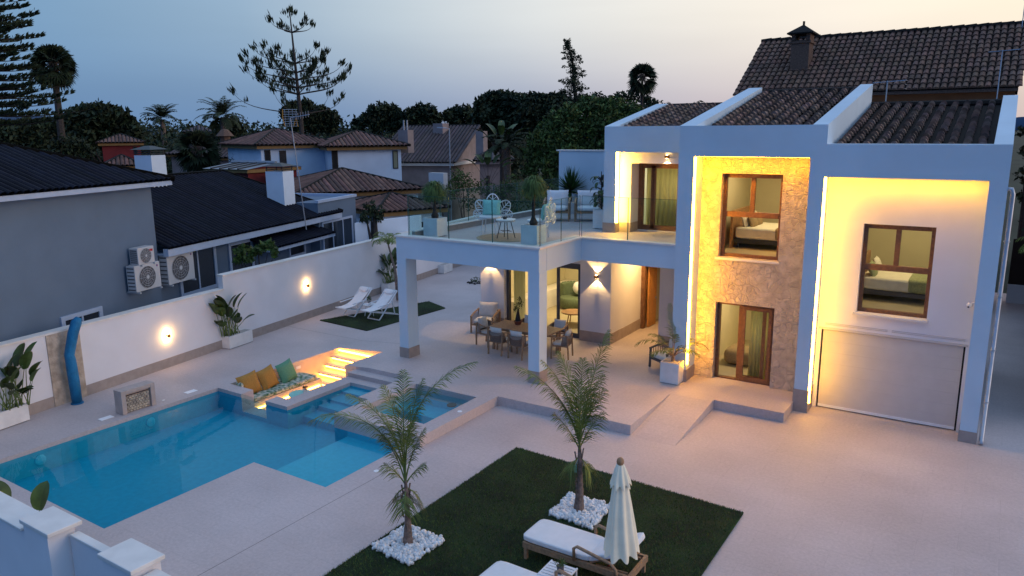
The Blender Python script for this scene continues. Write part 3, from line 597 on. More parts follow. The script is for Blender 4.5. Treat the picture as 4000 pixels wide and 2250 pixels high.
# pillars with the sloping parapets above
def pill(x0,x1,yf,yd,zb,zf,ztop,ye,zback):
    b.xprism([(yf,zb),(yf+yd,zb),(yf+yd,zback),(ye,zback),(ye,ztop),(yf,zf)],x0,x1)
pill(-7.14,-6.72,YF,.68,.25,7.09,8.28,25,6.3); pill(-3.88,-3.54,YF,.66,0,7.09,8.28,25.2,6.3)
pill(-.24,.10,YF,.66,0,6.643,7.85,25.2,0.0)
pill(-10.22,-9.82,YL,.30,3.924,7.105,7.86,24.9,3.95)
b.box(-6.72,-3.88,YF+.001,YB,6.32,7.088); b.box(-3.54,-.24,YF+.001,YB-.02,5.883,6.641); b.box(-9.82,-7.14,YL+.001,21.2,6.35,7.103)
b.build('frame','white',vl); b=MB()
# recess back walls: garage bay
YW=19.56
b.box(-3.54,-2.68,YW,YW+.25,2.07,6.5); b.box(-1.16,-.24,YW,YW+.25,2.07,6.5); b.box(-2.68,-1.16,YW,YW+.25,4.77,6.5); b.box(-2.68,-1.16,YW,YW+.25,2.07,2.60)
b.box(-3.54,-3.44,YW,YW+.25,0,2.07); b.box(-.32,-.24,YW,YW+.25,0,2.07)
b.build('recess_wall','wallw',vl); b=MB()  # same paint as the frame, left untinted where the strips light it
# upper terrace recess
b.box(-9.82,-9.45,21.2,22.0,3.93,6.6); b.box(-9.45,-7.14,21.2,22.0,6.02,6.6)
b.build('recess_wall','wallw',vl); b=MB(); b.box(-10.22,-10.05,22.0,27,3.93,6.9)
# terrace beams and slab, columns
CT=3.95
b.box(-14.94,-10.0,16.7,17.10,3.33,CT); b.box(-10.34,-9.99,17.10,19.05,3.33,CT); b.box(-9.99,-7.14,19.05,19.35,3.33,CT); b.box(-14.94,-14.6,17.10,25.9,3.33,CT)
b.box(-10.34,-9.99,16.702,17.1,.25,3.33); b.box(-14.94,-14.6,16.702,17.18,.25,3.33)
b.box(-14.6,-10.34,17.10,25.9,3.5,3.915); b.box(-10.34,-7.14,19.35,25.9,3.5,3.915)
# ground floor walls under the terrace
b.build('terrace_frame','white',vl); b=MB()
YG=21.2
b.box(-15.09,-14.1,YG,YG+.4,.25,3.5); b.box(-11.14,-10.05,YG,YG+.3,.25,3.5); b.box(-14.1,-11.14,YG+.15,YG+.4,2.75,3.5); b.box(-10.35,-10.05,YG+.3,23.6,.25,3.5); b.box(-8.70,-7.14,21.9,22.1,.25,3.5)
b.box(-10.05,-8.7,23.6,23.8,2.55,3.5); b.box(-8.7,-8.5,22.1,24.6,.25,3.5); b.box(-15.09,-14.9,21.6,27,.25,3.5)
b.build('porch_wall','wallw',vl); b=MB()  # villa paint again, warm-lit copy without the facade's sky blue
# back screen wall of the terrace
b.box(-14.6,-10.22,25.9,26.1,3.5,6.22)
# side and rear body
b.box(-.05,.098,YW+.25,25.2,0,6.6); b.box(-10.2,.0,25.3,25.5,0,7.4); b.box(-15.0,-10.2,27,27.2,0,3.5)
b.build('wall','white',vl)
boxes('coping','trim',vl,[(-14.98,-9.95,16.66,17.02,CT,4.0),(-10.33,-9.95,17.02,19.01,CT,4.0),(-10.33,-7.14,19.01,19.3,CT,4.0),(-14.98,-14.6,17.02,25.9,CT,4.0),(-14.7,-10.22,25.86,26.14,6.22,6.27)]); boxes('threshold','trim',vl,[(-9.45,-7.14,21.75,21.98,3.925,3.96)])
b=MB(); b.box(-14.6,-10.33,17.02,25.9,3.915,3.924); b.box(-10.33,-7.14,19.3,21.95,3.915,3.924); b.build('terrace_floor','deck',vl)
# plinths
e=.015
for (x0,x1,y0,y1,z0,z1) in((-3.88-e,-3.54+e,YF-e,19.56,0,.585),(-.24-e,.1+e,YF-e,19.5,0,.27),(-14.94-e,-14.6+e,16.7-e,17.18+e,.25,.563),(-10.34-e,-9.99+e,16.7-e,17.1+e,.25,.60),
    (-15.09-e,-14.1+e,YG-e,YG+.3,.25,.60),(-11.14,-10.05+e,YG-e,YG+.2,.25,.60),(-10.06,-10.05+e,YG+.2,23.6,.25,.60),(-8.7,-7.14,21.9-e,22,.25,.6),
    (-10.22-e,-9.82+e,YL-e,21.19,3.925,4.214),(-9.82+e,-9.45+e,21.2-e,21.75,3.925,4.214),(-7.14-e,-6.72+e,YF-e,19.66,.25,.585)): boxes('plinth','plinth',vl,[(x0,x1,y0,y1,z0,z1)])
# stone bay
b=MB(); b.box(-6.72,-6.193,YB,YB+.3,.25,6.6); b.box(-4.64,-3.88,YB,YB+.3,.25,6.6); b.box(-6.193,-4.64,YB,YB+.3,2.427,3.66); b.box(-6.193,-4.64,YB,YB+.3,5.871,6.6)
b.build('stone_cladding','stone',vl)
# rooms (floor, back, sides, ceiling as thin slabs)
def room(x0,x1,y0,y1,z0,z1,front=None):
    i=MB(); i.box(x0,x1,y1,y1+.08,z0,z1); i.box(x0-.05,x0,y0,y1+.08,z0-.06,z1+.06); i.box(x1,x1+.05,y0,y1+.08,z0-.06,z1+.06); i.box(x0,x1,y0,y1+.08,z1,z1+.06); i.build('room','inwall',vl)
    f_=MB(); f_.box(x0,x1,y0,y1,z0-.06,z0); f_.build('floor','infloor',vl)
room(-6.66,-3.95,19.985,24,3.68,6.28); room(-6.66,-3.95,19.985,24,.262,3.1); room(-3.46,-.12,19.83,24,2.62,5.7); room(-9.98,-7.2,22.05,25.2,3.94,6.3); room(-14.85,-10.42,21.62,26.9,.262,3.3); room(-9.98,-8.75,24.5,27,.262,3.3)
# windows
def window(x0,x1,y,z0,z1,bars,mull=None,sill=True,fw=.09,lab=None):
    f_=MB(); f_.box(x0,x0+fw,y,y+.1,z0,z1); f_.box(x1-fw,x1,y,y+.1,z0,z1); f_.box(x0+fw,x1-fw,y,y+.1,z0,z0+fw); f_.box(x0+fw,x1-fw,y,y+.1,z1-fw*1.3,z1)
    for zb in bars: f_.box(x0+fw,x1-fw,y-.01,y+.09,zb-.07,zb+.07)
    if mull: f_.box(mull-.055,mull+.055,y-.006,y+.085,bars[0]+.07,z1-fw*1.3)
    o=f_.build('window','wframe',vl,bevel=.006); g_=MB(); g_.box(x0+fw,x1-fw,y+.045,y+.05,z0+fw,z1-fw); g_.build('pane','glassc',o)
    if sill: s_=MB(); s_.box(x0-.07,x1+.04,y-.25,y+.02,z0-.06,z0-.003); s_.build('sill','trim',o,bevel=.006)
    return o
window(-6.193,-4.64,19.86,3.655,5.871,[4.80],-5.42); window(-2.68,-1.16,19.70,2.60,4.77,[3.72],-1.93)
def slider(x0,x1,y,z0,z1,leafs,m='wframe',fw=.08):
    f_=MB(); f_.box(x0,x0+fw,y,y+.14,z0,z1); f_.box(x1-fw,x1,y,y+.14,z0,z1); f_.box(x0+fw,x1-fw,y,y+.14,z1-fw,z1); f_.box(x0+fw,x1-fw,y,y+.14,z0,z0+.04)
    o=f_.build('sliding_door',m,vl,bevel=.005)
    for(a,c,dy) in leafs:
        l_=MB(); l_.box(a,a+.09,y+dy,y+dy+.05,z0+.04,z1-fw); l_.box(c-.09,c,y+dy,y+dy+.05,z0+.04,z1-fw); l_.box(a+.09,c-.09,y+dy,y+dy+.05,z1-fw-.09,z1-fw); l_.box(a+.09,c-.09,y+dy,y+dy+.05,z0+.04,z0+.15); l_.build('door_leaf',m,o)
        g_=MB(); g_.box(a+.09,c-.09,y+dy+.02,y+dy+.027,z0+.15,z1-fw-.09); g_.build('pane','glassc',o)
    return o
slider(-6.193,-4.64,19.84,.25,2.427,[(-5.50,-4.72,-.02),(-5.62,-4.9,.08)])
slider(-9.45,-7.14,21.78,3.96,6.02,[(-9.37,-8.9,.02),(-9.05,-8.12,.02),(-7.95,-7.2,.02)])
slider(-14.1,-11.14,YG+.16,.25,2.75,[(-13.05,-12.05,.07),(-12.1,-11.22,.02)],'dgrey',.1)
# front entrance
o=MB().box(-10.05,-9.93,23.6,23.8,.25,2.55).box(-8.82,-8.7,23.6,23.8,.25,2.55).box(-9.93,-8.82,23.6,23.8,2.45,2.55).build('front_door','wframe',vl)
MB().box(-9.90,-9.84,23.82,24.49,.27,2.44).build('door_leaf','door',o); MB().box(-9.84,-9.80,24.38,24.42,1.2,1.26).box(-9.80,-9.785,24.28,24.42,1.215,1.24).build('handle','galv',o)
# garage door
o=MB()
for k in range(7): o.box(-3.40,-.36,YW+.05,YW+.09,.05+k*.286,.05+k*.286+.2845)
o=o.build('garage_door','garage',vl); MB().box(-3.44,-.32,YW+.092,YW+.11,0,2.07).build('gap_seal','black',o); MB().box(-3.40,-.36,YW+.035,YW+.05,.03,.1).build('bottom_rail','metalw',o)
b=MB()
for(x0,x1) in((-3.36,-1.95),(-1.86,-.34)): b.box(x0,x1,YW-.012,YW,2.20,2.212); b.box(x0,x1,YW-.012,YW,2.235,2.247)
b.box(-3.50,-.27,YW-.014,YW-.0005,2.075,2.13)
b.build('lintel_trim','garage',vl)
# LED strips
b=MB(); b.box(-6.718,-6.665,18.995,19.02,.75,6.31); b.build('light_strip','ledm',vl)
b=MB(); b.box(-3.538,-3.485,18.995,19.02,.26,5.87); b.build('light_strip','led',vl)
b=MB(); b.box(-9.818,-9.755,20.925,20.95,4.24,6.34); b.build('light_strip','ledl',vl)
for(x0,x1,y,z) in((-6.7,-3.95,19.22,6.32),(-3.5,-.3,19.22,5.883)):
    b=MB(); b.box(x0,x1,y,y+.07,z-.009,z-.002); b.build('light_strip','ledm' if x0<-4 else 'led3',vl)
# up and down wall lamps of the house
def updown(x,y,z,lab,e=170,up=True):
    w=empty('wall_lamp',(x,y,z),0,lab,'wall lamp','up and down wall lamps on the villa')
    MB().box(x-.05,x+.05,y-.13,y-.02,z-.045,z+.045).build('lamp_box','amber',w); MB().box(x-.03,x+.03,y-.02,y-.001,z-.03,z+.03).build('bracket','amber',w)
    for s in((-1,1) if up else (-1,)):
        ptlight('beam',(x,y-.075,z+s*.05),e,(1,.60,.22),.02,w,'SPOT',R_(92),.08,(0,0,0) if s<0 else (PI,0,0))
        MB().lathe([(0,z+s*.047),(.03,z+s*.047),(.03,z+s*.052),(0,z+s*.052)],x,y-.075,8).build('lens','lampglow',w)
updown(-10.53,YG,2.44,'up and down lamp on the white wall beside the entrance passage'); updown(-14.64,YG,2.62,'up and down lamp on the white pier behind the outdoor armchair',220)
p=AY(2609,612,21.2); updown(p[0],21.2,p[2],'up and down lamp above the upper terrace door',60)
# tiled roofs between the parapets
def roof(x0,x1,y0,z0,y1,z1,pitch,nm='roof'):
    m1,m0=MB(),MB(); tile_face(m1,m0,(x0,y0,z0),(x1,y0,z0),(x1,y1,z1),(x0,y1,z1),pitch,.30,.30,True,.03,.45,ht=1.5)
    o=m1.build(nm,'tile',vl,smooth=False,tint=True); m0.build('roof_deck','tilebase',o)
    c=MB(); c.tube([(x0,y1,z1+.02),(x1,y1,z1+.02)],.12,8); c.build('ridge','tilebase',o)
roof(-6.70,-3.90,19.69,6.92,25.1,8.08,.29); roof(-3.52,-.26,19.66,6.52,25.2,7.62,.29); roof(-9.80,-7.16,21.22,6.99,24.95,7.72,.29)
# downpipe
dpip=MB(); dpip.tube([(.10,19.02,5.72),(.17,19.02,5.72),(.20,19.02,5.62),(.20,19.02,.12),(.20,18.92,.05)],.05,10); dpip.build('downpipe','galv',vl,smooth=True)
for z in(1,2.2,3.4,4.6): MB().lathe([(.056,z),(.06,z),(.06,z+.03),(.056,z+.03)],.20,19.02,12).build('pipe_clip','galv',vl)
c=empty('security_camera',(-.32,19.5,2.9),0,'small white dome security camera on the wall right of the lit window','camera'); p=AY(3786,1190,19.5)
MB().blob(p[0],19.44,p[2],.055,.055,.06,6).build('dome','lid',c,smooth=True); MB().bar((p[0],19.48,p[2]+.02),(-.25,19.52,p[2]+.04),.035).build('arm','lid',c)
MB().blob(p[0]-.01,19.40,p[2]-.035,.02,.02,.02,4).build('lens','black',c)
# aerial behind the right roof
def aerial(name,x,y,z0,z1,lab,w_=.5,side=1):
    a=empty(name,(x,y,z0),0,lab,'aerial'); MB().tube([(x,y,z0),(x,y,z1)],.02,6).build('mast','galv',a); m=MB(); m.bar((x-.4*side,y,z1-.05),(x+.5*side,y+.1,z1),.02)
    for k in range(9): xx=x-.35*side+k*.1*side; m.bar((xx,y-.15,z1-.04),(xx,y+.15,z1-.02),.012)
    for k in range(5): m.bar((x+.5*side,y-.25,z1-.25+k*.12),(x+.5*side,y+.25,z1-.25+k*.12),.012)
    m.build('antenna','galv',a)
p=AY(3460,395,25.4); q_=AY(3465,315,25.4); aerial('tv_aerial',p[0],25.4,7.3,q_[2],'grey TV aerial standing behind the right hand villa roof')
# room lights
for(x,y,z,e,sx_,sy_) in((-5.3,21.8,6.2,48,.8,.8),(-5.3,21.8,3.0,60,.6,.6),(-1.8,21.8,5.62,50,.8,.8),(-8.5,23.6,6.2,60,.6,.6),(-12.6,24.2,3.2,150,1.2,1.2),(-9.35,25.6,3.2,40,.5,.5),(-9.4,22.7,3.4,75,.4,.4)):
    ptlight('ceiling_light',(x,y,z),e,((1,.56,.18) if y in(22.7,25.6) else (1,.74,.38)),parent=vl,kind='AREA',size=sx_,sizey=sy_)
# things seen in the rooms
def bed(cx,cy,z,lx,ly,lab,blk,pil,rz=0,legs=True):
    t=empty('bed',(0,0,0),0,lab,'bed'); 
    MB().box(-lx/2,lx/2,-ly/2,ly/2,.14,.26).build('base','dark' if legs else 'dgrey',t,local=True)
    if legs:
        for sx1 in(-1,1):
            for sy1 in(-1,1): MB().tube([(sx1*(lx/2-.1),sy1*(ly/2-.1),0),(sx1*(lx/2-.1),sy1*(ly/2-.1),.14)],.03,6).build('leg','dark',t,local=True)
    MB().cushion(0,0,.42,lx*1.03,ly*1.03,.36,e=.08,n=10).build('mattress','bed',t,smooth=True,local=True)
    MB().cushion(lx*.22,0,.44,lx*.36,ly*1.09,.37,e=.06,n=10).build('blanket',blk,t,smooth=True,local=True)
    for k,(y,m_) in enumerate(pil): MB().pillow(-lx/2+.22+.18*(k//2),y,.74,.52,.42,.18,tilt=-.35).build('pillow',m_,t,smooth=True,local=True)
    MB().box(-lx/2-.09,-lx/2-.03,-ly/2-.1,ly/2+.1,0,1.05).build('headboard','wood',t,local=True)
    t.location=(cx,cy,z); t.rotation_euler=(0,0,rz); return t
bed(-5.25,22.1,3.69,2.05,1.6,'bed with white linen, tan throw and brown cushions inside the stone framed upper window','tan',[(-.45,'bed'),(.45,'bed'),(-.4,'tan'),(.1,'tan')])
bed(-1.85,21.9,2.63,2.0,1.6,'bed with sage green blanket inside the window above the garage','blanket',[(-.45,'blanket'),(.4,'bed')],legs=False)
bed(-7.9,23.9,3.95,1.5,1.3,'pale bed just visible through the upper terrace door','tan',[(-.3,'bed'),(.3,'tan')])
t=empty('pouf',(-5.95,21.4,.27),0,'brown padded pouf on the floor inside the stone framed lower door','pouf'); MB().cushion(-5.95,21.4,.52,.8,.8,.5,e=.3,n=9).build('seat','tan',t,smooth=True)
def curtain(x0,x1,y,z0,z1,lab):
    b=MB(); n=40
    vs=[];
    for i in range(n+1):
        x=x0+(x1-x0)*i/n; yy=y+.04*math.sin(i*1.15)
        vs+=[(x,yy,z0),(x,yy,z1)]
    b.add(vs,[(2*i,2*i+2,2*i+3,2*i+1) for i in range(n)]); o=tag(b.build('curtain','curtain',smooth=True),lab,'curtain'); s=o.modifiers.new('s','SOLIDIFY'); s.thickness=.004
curtain(-5.35,-4.66,20.12,.27,2.6,'sheer curtain behind the lower stone framed door'); curtain(-9.4,-8.25,22.3,3.95,6.2,'sheer curtains behind the upper terrace door')
curtain(-14.05,-13.6,21.75,.27,3.1,'pale curtain at the left side of the living room doors')
t=empty('armchair',(-13.45,25,.262),0,'round green upholstered armchair with pale cushion inside the living room','armchair')
MB().lathe([(0,.3),(.48,.3),(.55,.36),(.55,.68),(.50,.72),(.0,.70)],-13.45,25.1,24).build('seat','moss',t,smooth=True)
b=MB()
for k in range(13): a=PI*.05+PI*.9*k/12; b.cushion(-13.45+.52*math.cos(a),25.1+.52*math.sin(a),.85,.2,.2,.75,rz=a,e=.1,n=3)
b.build('backrest','moss',t,smooth=True); MB().blob(-13.3,25.2,1.05,.26,.14,.26).build('cushion','cushw',t,smooth=True)
t=empty('coffee_table',(-12.3,22.9,.262),0,'round wooden coffee table on three legs in the living room','table'); MB().lathe([(0,.68),(.42,.68),(.43,.70),(.42,.72),(0,.72)],-12.3,22.9,24).build('table_top','wood',t)
for k in range(3): a=2*PI*k/3+.3; MB().tube([(-12.3+.34*math.cos(a),22.9+.34*math.sin(a),.265),(-12.3+.22*math.cos(a),22.9+.22*math.sin(a),.68)],.02,6).build('leg','wood',t)
boxes('parapet_kerb','plinth',vl,[(-14.6,-14.48,17.03,25.88,3.925,4.09)]); boxes('kerb_cap','trim',vl,[(-14.6,-14.45,17.03,25.88,4.09,4.12)])
MB().box(-14.8,-14.25,22.2,26.85,.27,.95).build('kitchen_unit','trim',vl)
# ------------------------------------------------------------------ glass balustrades
def balus(name,pts,lab,z0=3.93,z1=5.17,post=True):
    t=empty(name,(pts[0][0],pts[0][1],z0),0,lab,'glass railing','glass railings round the terrace')
    for a,c in zip(pts[:-1],pts[1:]):
        a=Vector((*a,0)); c=Vector((*c,0)); d=(c-a).normalized(); a2=a+d*.006; c2=c-d*.006; n=Vector((-d.y,d.x,0))*.008
        b=MB(); b.prism([tuple((a2-n)[:2]),tuple((c2-n)[:2]),tuple((c2+n)[:2]),tuple((a2+n)[:2])],z0,z1); b.build('glass_panel','glassg',t)
        b=MB(); b.bar((*a2[:2],z1),(*c2[:2],z1),.010); b.bar((*c2[:2],z0),(*c2[:2],z1),.012); b.bar((*a2[:2],z0),(*a2[:2],z1),.012); b.build('panel_edge','gedge',t)
    return t
def split(u,v,n): return [(u[0]+(v[0]-u[0])*i/n,u[1]+(v[1]-u[1])*i/n) for i in range(n+1)]
balus('glass_railing',split((-14.62,16.9),(-10.1,16.9),3),'front glass railing of the terrace above the two columns')
balus('glass_railing',split((-10.1,16.95),(-10.1,19.17),2),'short side glass railing that turns in towards the house',z1=5.17)
balus('glass_railing',split((-10.05,19.17),(-7.16,19.17),2),'glass railing in front of the upper terrace door',z1=5.17)
balus('glass_railing',split((-14.62,16.95),(-14.62,25.85),6),'long rear glass railing of the terrace facing the neighbours')
# ------------------------------------------------------------------ furniture
def armchair(cx,cy,z,rz,lab,w=.78,cm='cush',fm='teak',s=1,group=None):
    t=empty('armchair',(0,0,0),0,lab,'armchair',group); h=w/2   # faces -y
    for sx_ in(-1,1):
        MB().bar((sx_*h,-.36,0),(sx_*h,-.34,.58),.05).build('leg',fm,t,local=True); MB().bar((sx_*h,.36,0),(sx_*h,.40,.62),.05).build('leg',fm,t,local=True)
        MB().tube([(sx_*h,-.38,.56),(sx_*h,-.1,.63),(sx_*h,.4,.68)],.03,6).build('armrest',fm,t,local=True)
        r=MB(); 
        for k in range(9): r.bar((sx_*h,-.32+k*.08,.30),(sx_*h,-.32+k*.08,.60),.015)
        r.build('woven_side','rope',t,local=True)
    f=MB(); f.box(-h,h,-.38,-.33,.26,.32); f.box(-h,h,.33,.38,.26,.32); f.box(-h+.02,h-.02,-.33,.33,.28,.30); f.build('seat_frame',fm,t,local=True)
    b=MB(); b.bar((-h,.38,.66),(h,.38,.66),.05); 
    for k in range(10): b.bar((-h+.08*k+.03,.36,.3),(-h+.08*k+.03,.40,.66),.02)
    b.build('back_frame','rope',t,local=True)
    MB().cushion(0,-.02,.39,w-.1,.72,.16,e=.15).build('seat_cushion',cm,t,smooth=True,local=True); MB().pillow(0,.28,.70,w-.08,.52,.2,rz=PI/2,tilt=.25).build('back_cushion',cm,t,smooth=True,local=True)
    t.location=(cx,cy,z); t.rotation_euler=(0,0,rz); t.scale=(s,s,s); return t
armchair(-14.45,20.55,.25,.25,'wooden outdoor armchair with thick cream cushions against the white pier')
a_=armchair(-7.55,19.85,.25,-.55,'shaded outdoor armchair with pale cushions behind the cube planter',fm='dgrey',cm='cush')
t=empty('dining_table',(0,0,0),0,'slatted wooden dining table with six chairs under the terrace','table'); b=MB()
for k in range(10): b.box(-1.08,1.08,-.49+k*.098,-.49+k*.098+.092,.71,.745)
b.build('table_top','teak',t,local=True); MB().box(-.95,.95,-.42,-.38,.64,.705).box(-.95,.95,.38,.42,.64,.705).build('apron','teak',t,local=True)
for sx_ in(-1,1):
    for sy_ in(-1,1): MB().bar((sx_*.95,sy_*.40,0),(sx_*.9,sy_*.38,.70),.07).build('leg','teak',t,local=True)
t.location=(-12.02,19.28,.25); t.rotation_euler=(0,0,.0)
def dchair():
    t=empty('dining_chair',(0,0,0))
    for sx_ in(-1,1):
        MB().bar((sx_*.27,-.25,0),(sx_*.25,-.24,.64),.042).build('leg','teak',t,local=True); MB().bar((sx_*.24,.28,0),(sx_*.26,.24,.74),.042).build('leg','teak',t,local=True)
        MB().tube([(sx_*.25,-.26,.65),(sx_*.27,0,.68),(sx_*.25,.24,.74)],.022,6).build('armrest','teak',t,local=True)
    MB().box(-.25,.25,-.25,-.21,.38,.42).box(-.25,.25,.2,.24,.38,.42).box(-.25,-.21,-.21,.2,.38,.42).box(.21,.25,-.21,.2,.38,.42).build('seat_frame','teak',t,local=True)
    b=MB(); n=14; vs=[]
    for i in range(n+1):
        a=PI*i/n; x=-.27*math.cos(a); y=.06+.22*math.sin(a)**.7
        vs+=[(x,y,.42),(x*1.04,y+.03,.73),(x*1.0,y+.012+.03,.73),(x*.96,y-.018,.42)]
    b.add(vs,[(4*i,4*i+4,4*i+5,4*i+1) for i in range(n)]+[(4*i+3,4*i+2,4*i+6,4*i+7) for i in range(n)]+[(4*i+1,4*i+5,4*i+6,4*i+2) for i in range(n)]+[(4*i,4*i+3,4*i+7,4*i+4) for i in range(n)]); b.build('woven_back','rope',t,smooth=True,local=True)
    MB().cushion(0,-.01,.45,.46,.46,.08,e=.2,n=5).build('seat_cushion','cush',t,smooth=True,local=True); MB().pillow(0,.19,.70,.44,.36,.14,rz=PI/2,tilt=.25).build('back_cushion','cush',t,smooth=True,local=True)
    return t
dc0=dchair(); spots=[(-12.56,18.62,PI,'left one of the two near side dining chairs, backs to the pool'),(-11.80,18.58,PI,'dining chair at the near side of the table beside the right column'),
 (-13.42,19.2,1.45,'dining chair at the left end of the table next to the cream armchair'),(-10.72,19.25,-1.35,'dining chair at the right end of the table, right of the column'),(-12.45,20.02,0,'dining chair at the far side of the table behind the potted bonsai'),(-11.35,20.05,0,'dining chair at the far side of the table in front of the glass door')]
for i,(x,y,r,lab) in enumerate(spots):
    o=dc0 if i==0 else copy_tree(dc0); o.location=(x,y,.25); o.rotation_euler=(0,0,r); tag(o,lab,'dining chair','dining chairs round the wooden table')
t=empty('potted_bonsai',(-12.42,19.45,.995),0,'small bushy bonsai with a swollen trunk in a red pot on the dining table','potted plant')
MB().lathe([(0,.997),(.09,.997),(.14,1.12),(.12,1.12),(0,1.10)],-12.42,19.45,16).build('pot','redwood',t); MB().tube([(-12.42,19.45,1.1),(-12.42,19.45,1.25),(-12.41,19.45,1.5)],[.10,.07,.02],8).build('trunk','bark',t)
V,F,T=cloud([(-12.42,19.45,1.58,.14,.14,.12),(-12.33,19.45,1.7,.12,.12,.12),(-12.49,19.45,1.48,.11,.11,.09),(-12.37,19.45,1.84,.06,.06,.08)],5200,.05); leafmesh('leaves',V,F,T*.6,'leaf',t)
# white deck chairs
def deckchair():
    t=empty('deck_chair',(0,0,0)); w=.31  # faces -y
    for s in(-1,1):
        MB().bar((s*w,-.02,.03),(s*w,.98,.98),.035).build('back_rail','metalw',t,local=True); MB().bar((s*(w-.045),-.42,.42),(s*(w-.045),1.05,.03),.035).build('seat_rail','metalw',t,local=True)
        MB().bar((s*(w+.03),.66,.68),(s*(w+.03),.78,.10),.03).build('strut','metalw',t,local=True); MB().bar((s*(w+.045),-.1,.55),(s*(w+.045),.62,.60),.045,.025).build('armrest','metalw',t,local=True)
    MB().bar((-w,-.02,.03),(w,-.02,.03),.035).bar((-w,.98,.98),(w,.98,.98),.04).bar((-w+.05,-.42,.42),(w-.05,-.42,.42),.04).bar((-w+.05,1.05,.03),(w-.05,1.05,.03),.035).build('cross_rail','metalw',t,local=True)
    b=MB(); n=12; vs=[]
    for i in range(n+1):
        k=i/n; y=-.40+k*1.36; z=.42+.54*k-.20*math.sin(PI*k)**1.0; vs+=[(-.25,y,z),(.25,y,z),(.25,y,z+.012),(-.25,y,z+.012)]
    b.add(vs,[(4*i+3,4*i+2,4*i+6,4*i+7) for i in range(n)]+[(4*i,4*i+4,4*i+5,4*i+1) for i in range(n)]); b.build('sling','cushw',t,smooth=True,local=True); MB().cushion(0,.86,.93,.44,.10,.2,rx=-.75,e=.3,n=5).build('head_pillow','cushw',t,smooth=True,local=True); return t
d0=deckchair(); zl=zd(-19)+.03
for i,(x,y,r,lab) in enumerate([(-20.72,20.30,-.04,'white folding deck chair on the left of the small table'),(-19.46,20.34,-.04,'white folding deck chair on the right of the small table, beside the column')]):
    o=d0 if i==0 else copy_tree(d0); o.location=(x,y,zd(x)+(.03 if x>-20.2 else 0)); o.rotation_euler=(0,0,r); o.scale=(1,1,1); tag(o,lab,'deck chair','white deck chairs on the small lawn')
t=empty('side_table',(0,0,0),0,'small round white table between the two deck chairs','table'); MB().lathe([(0,.43),(.24,.43),(.25,.445),(.24,.46),(0,.46)],0,0,20).build('table_top','metalw',t,local=True)
for k in range(3): a=2*PI*k/3; MB().tube([(.2*math.cos(a),.2*math.sin(a),0),(.12*math.cos(a),.12*math.sin(a),.43)],.014,6).build('leg','metalw',t,local=True)
t.location=(-20.06,20.75,zl)
t=empty('potted_plant',(-20.06,20.75,zl+.46),0,'small green plant in a grey pot on the round table between the deck chairs','potted plant'); MB().lathe([(0,zl+.462),(.05,zl+.462),(.06,zl+.56),(0,zl+.55)],-20.06,20.75,12).build('pot','dgrey',t)
V,F,T=cloud([(-20.06,20.75,zl+.68,.10,.10,.12)],9000,.06); leafmesh('leaves',V,F,T,'leaf',t)
# sun loungers
def lounger():
    t=empty('sun_lounger',(0,0,0))  # head towards +x, width in y ; origin at foot end centre
    for s in(-1,1):
        MB().box(0,1.92,s*.34-.022,s*.34+.022,.20,.30).build('side_rail','teak',t,local=True)
        for x in(.05,1.86): MB().bar((x,s*.33,0),(x,s*.33,.20),.055).build('leg','teak',t,local=True)
        MB().tube([(.98,s*.385,.30),(.97,s*.385,.50),(1.03,s*.385,.55),(1.3,s*.385,.50),(1.62,s*.385,.44),(1.70,s*.385,.36),(1.72,s*.385,.22)],.026,8).build('armrest','teak',t,smooth=True,local=True)
        MB().bar((1.30,s*.25,.25),(1.84,s*.25,.28),.03).build('ratchet_rail','teak',t,local=True)
    b=MB(); b.box(0,.05,-.318,.318,.20,.30); b.box(1.87,1.92,-.318,.318,.20,.30)
    for k in range(8): b.box(.1+k*.14,.1+k*.14+.09,-.318,.318,.285,.30)
    b.build('slats','teak',t,local=True); b=MB()
    for s in(-1,1): b.bar((1.22,s*.29,.31),(1.86,s*.29,.60),.04)
    for k in range(5): b.bar((1.30+k*.13,-.29,.34+k*.06),(1.30+k*.13,.29,.34+k*.06),.05,.02)
    b.bar((1.68,-.2,.50),(1.55,-.2,.27),.03); b.bar((1.68,.2,.50),(1.55,.2,.27),.03); b.build('backrest_frame','teak',t,local=True)
    MB().cushion(.60,0,.36,1.28,.70,.10,e=.06,n=9).build('mattress','cushw',t,smooth=True,local=True); MB().cushion(1.53,0,.515,.78,.70,.10,ry=-.43,e=.06,n=9).build('back_mattress','cushw',t,smooth=True,local=True); return t
l0=lounger()
for i,(x,y,r,lab) in enumerate([(-6.06,9.95,.0,'cushioned wooden sun lounger standing under the closed parasol'),(-5.98,8.48,-.02,'cushioned sun lounger cut off by the bottom edge, left of the slatted table')]):
    o=l0 if i==0 else copy_tree(l0); o.location=(x,y,.03); o.rotation_euler=(0,0,r); tag(o,lab,'sun lounger','sun loungers on the lawn')
t=empty('side_table',(0,0,0),0,'square white slatted side table beside the sun lounger','table'); b=MB()
for k in range(6): b.box(-.21,.21,-.21+k*.072,-.21+k*.072+.052,.40,.42)
b.box(-.23,-.21,-.225,.225,.395,.42); b.box(.21,.23,-.225,.225,.395,.42); b.build('table_top','metalw',t,local=True)
for sx_ in(-1,1):
    for sy_ in(-1,1): MB().bar((sx_*.21,sy_*.2,0),(sx_*.21,sy_*.2,.395),.03).build('leg','metalw',t,local=True)
t.location=(-5.06,9.0,.03); t.rotation_euler=(0,0,.02)
zt_=.452; px_,py_=-5.0,8.98
t=empty('potted_cactus',(px_,py_,zt_),0,'small spiky succulent in a grey glass pot on the slatted table','potted plant'); MB().lathe([(0,zt_),(.05,zt_),(.055,zt_+.12),(.045,zt_+.12),(0,zt_+.10)],px_,py_,14).build('pot','dgrey',t)
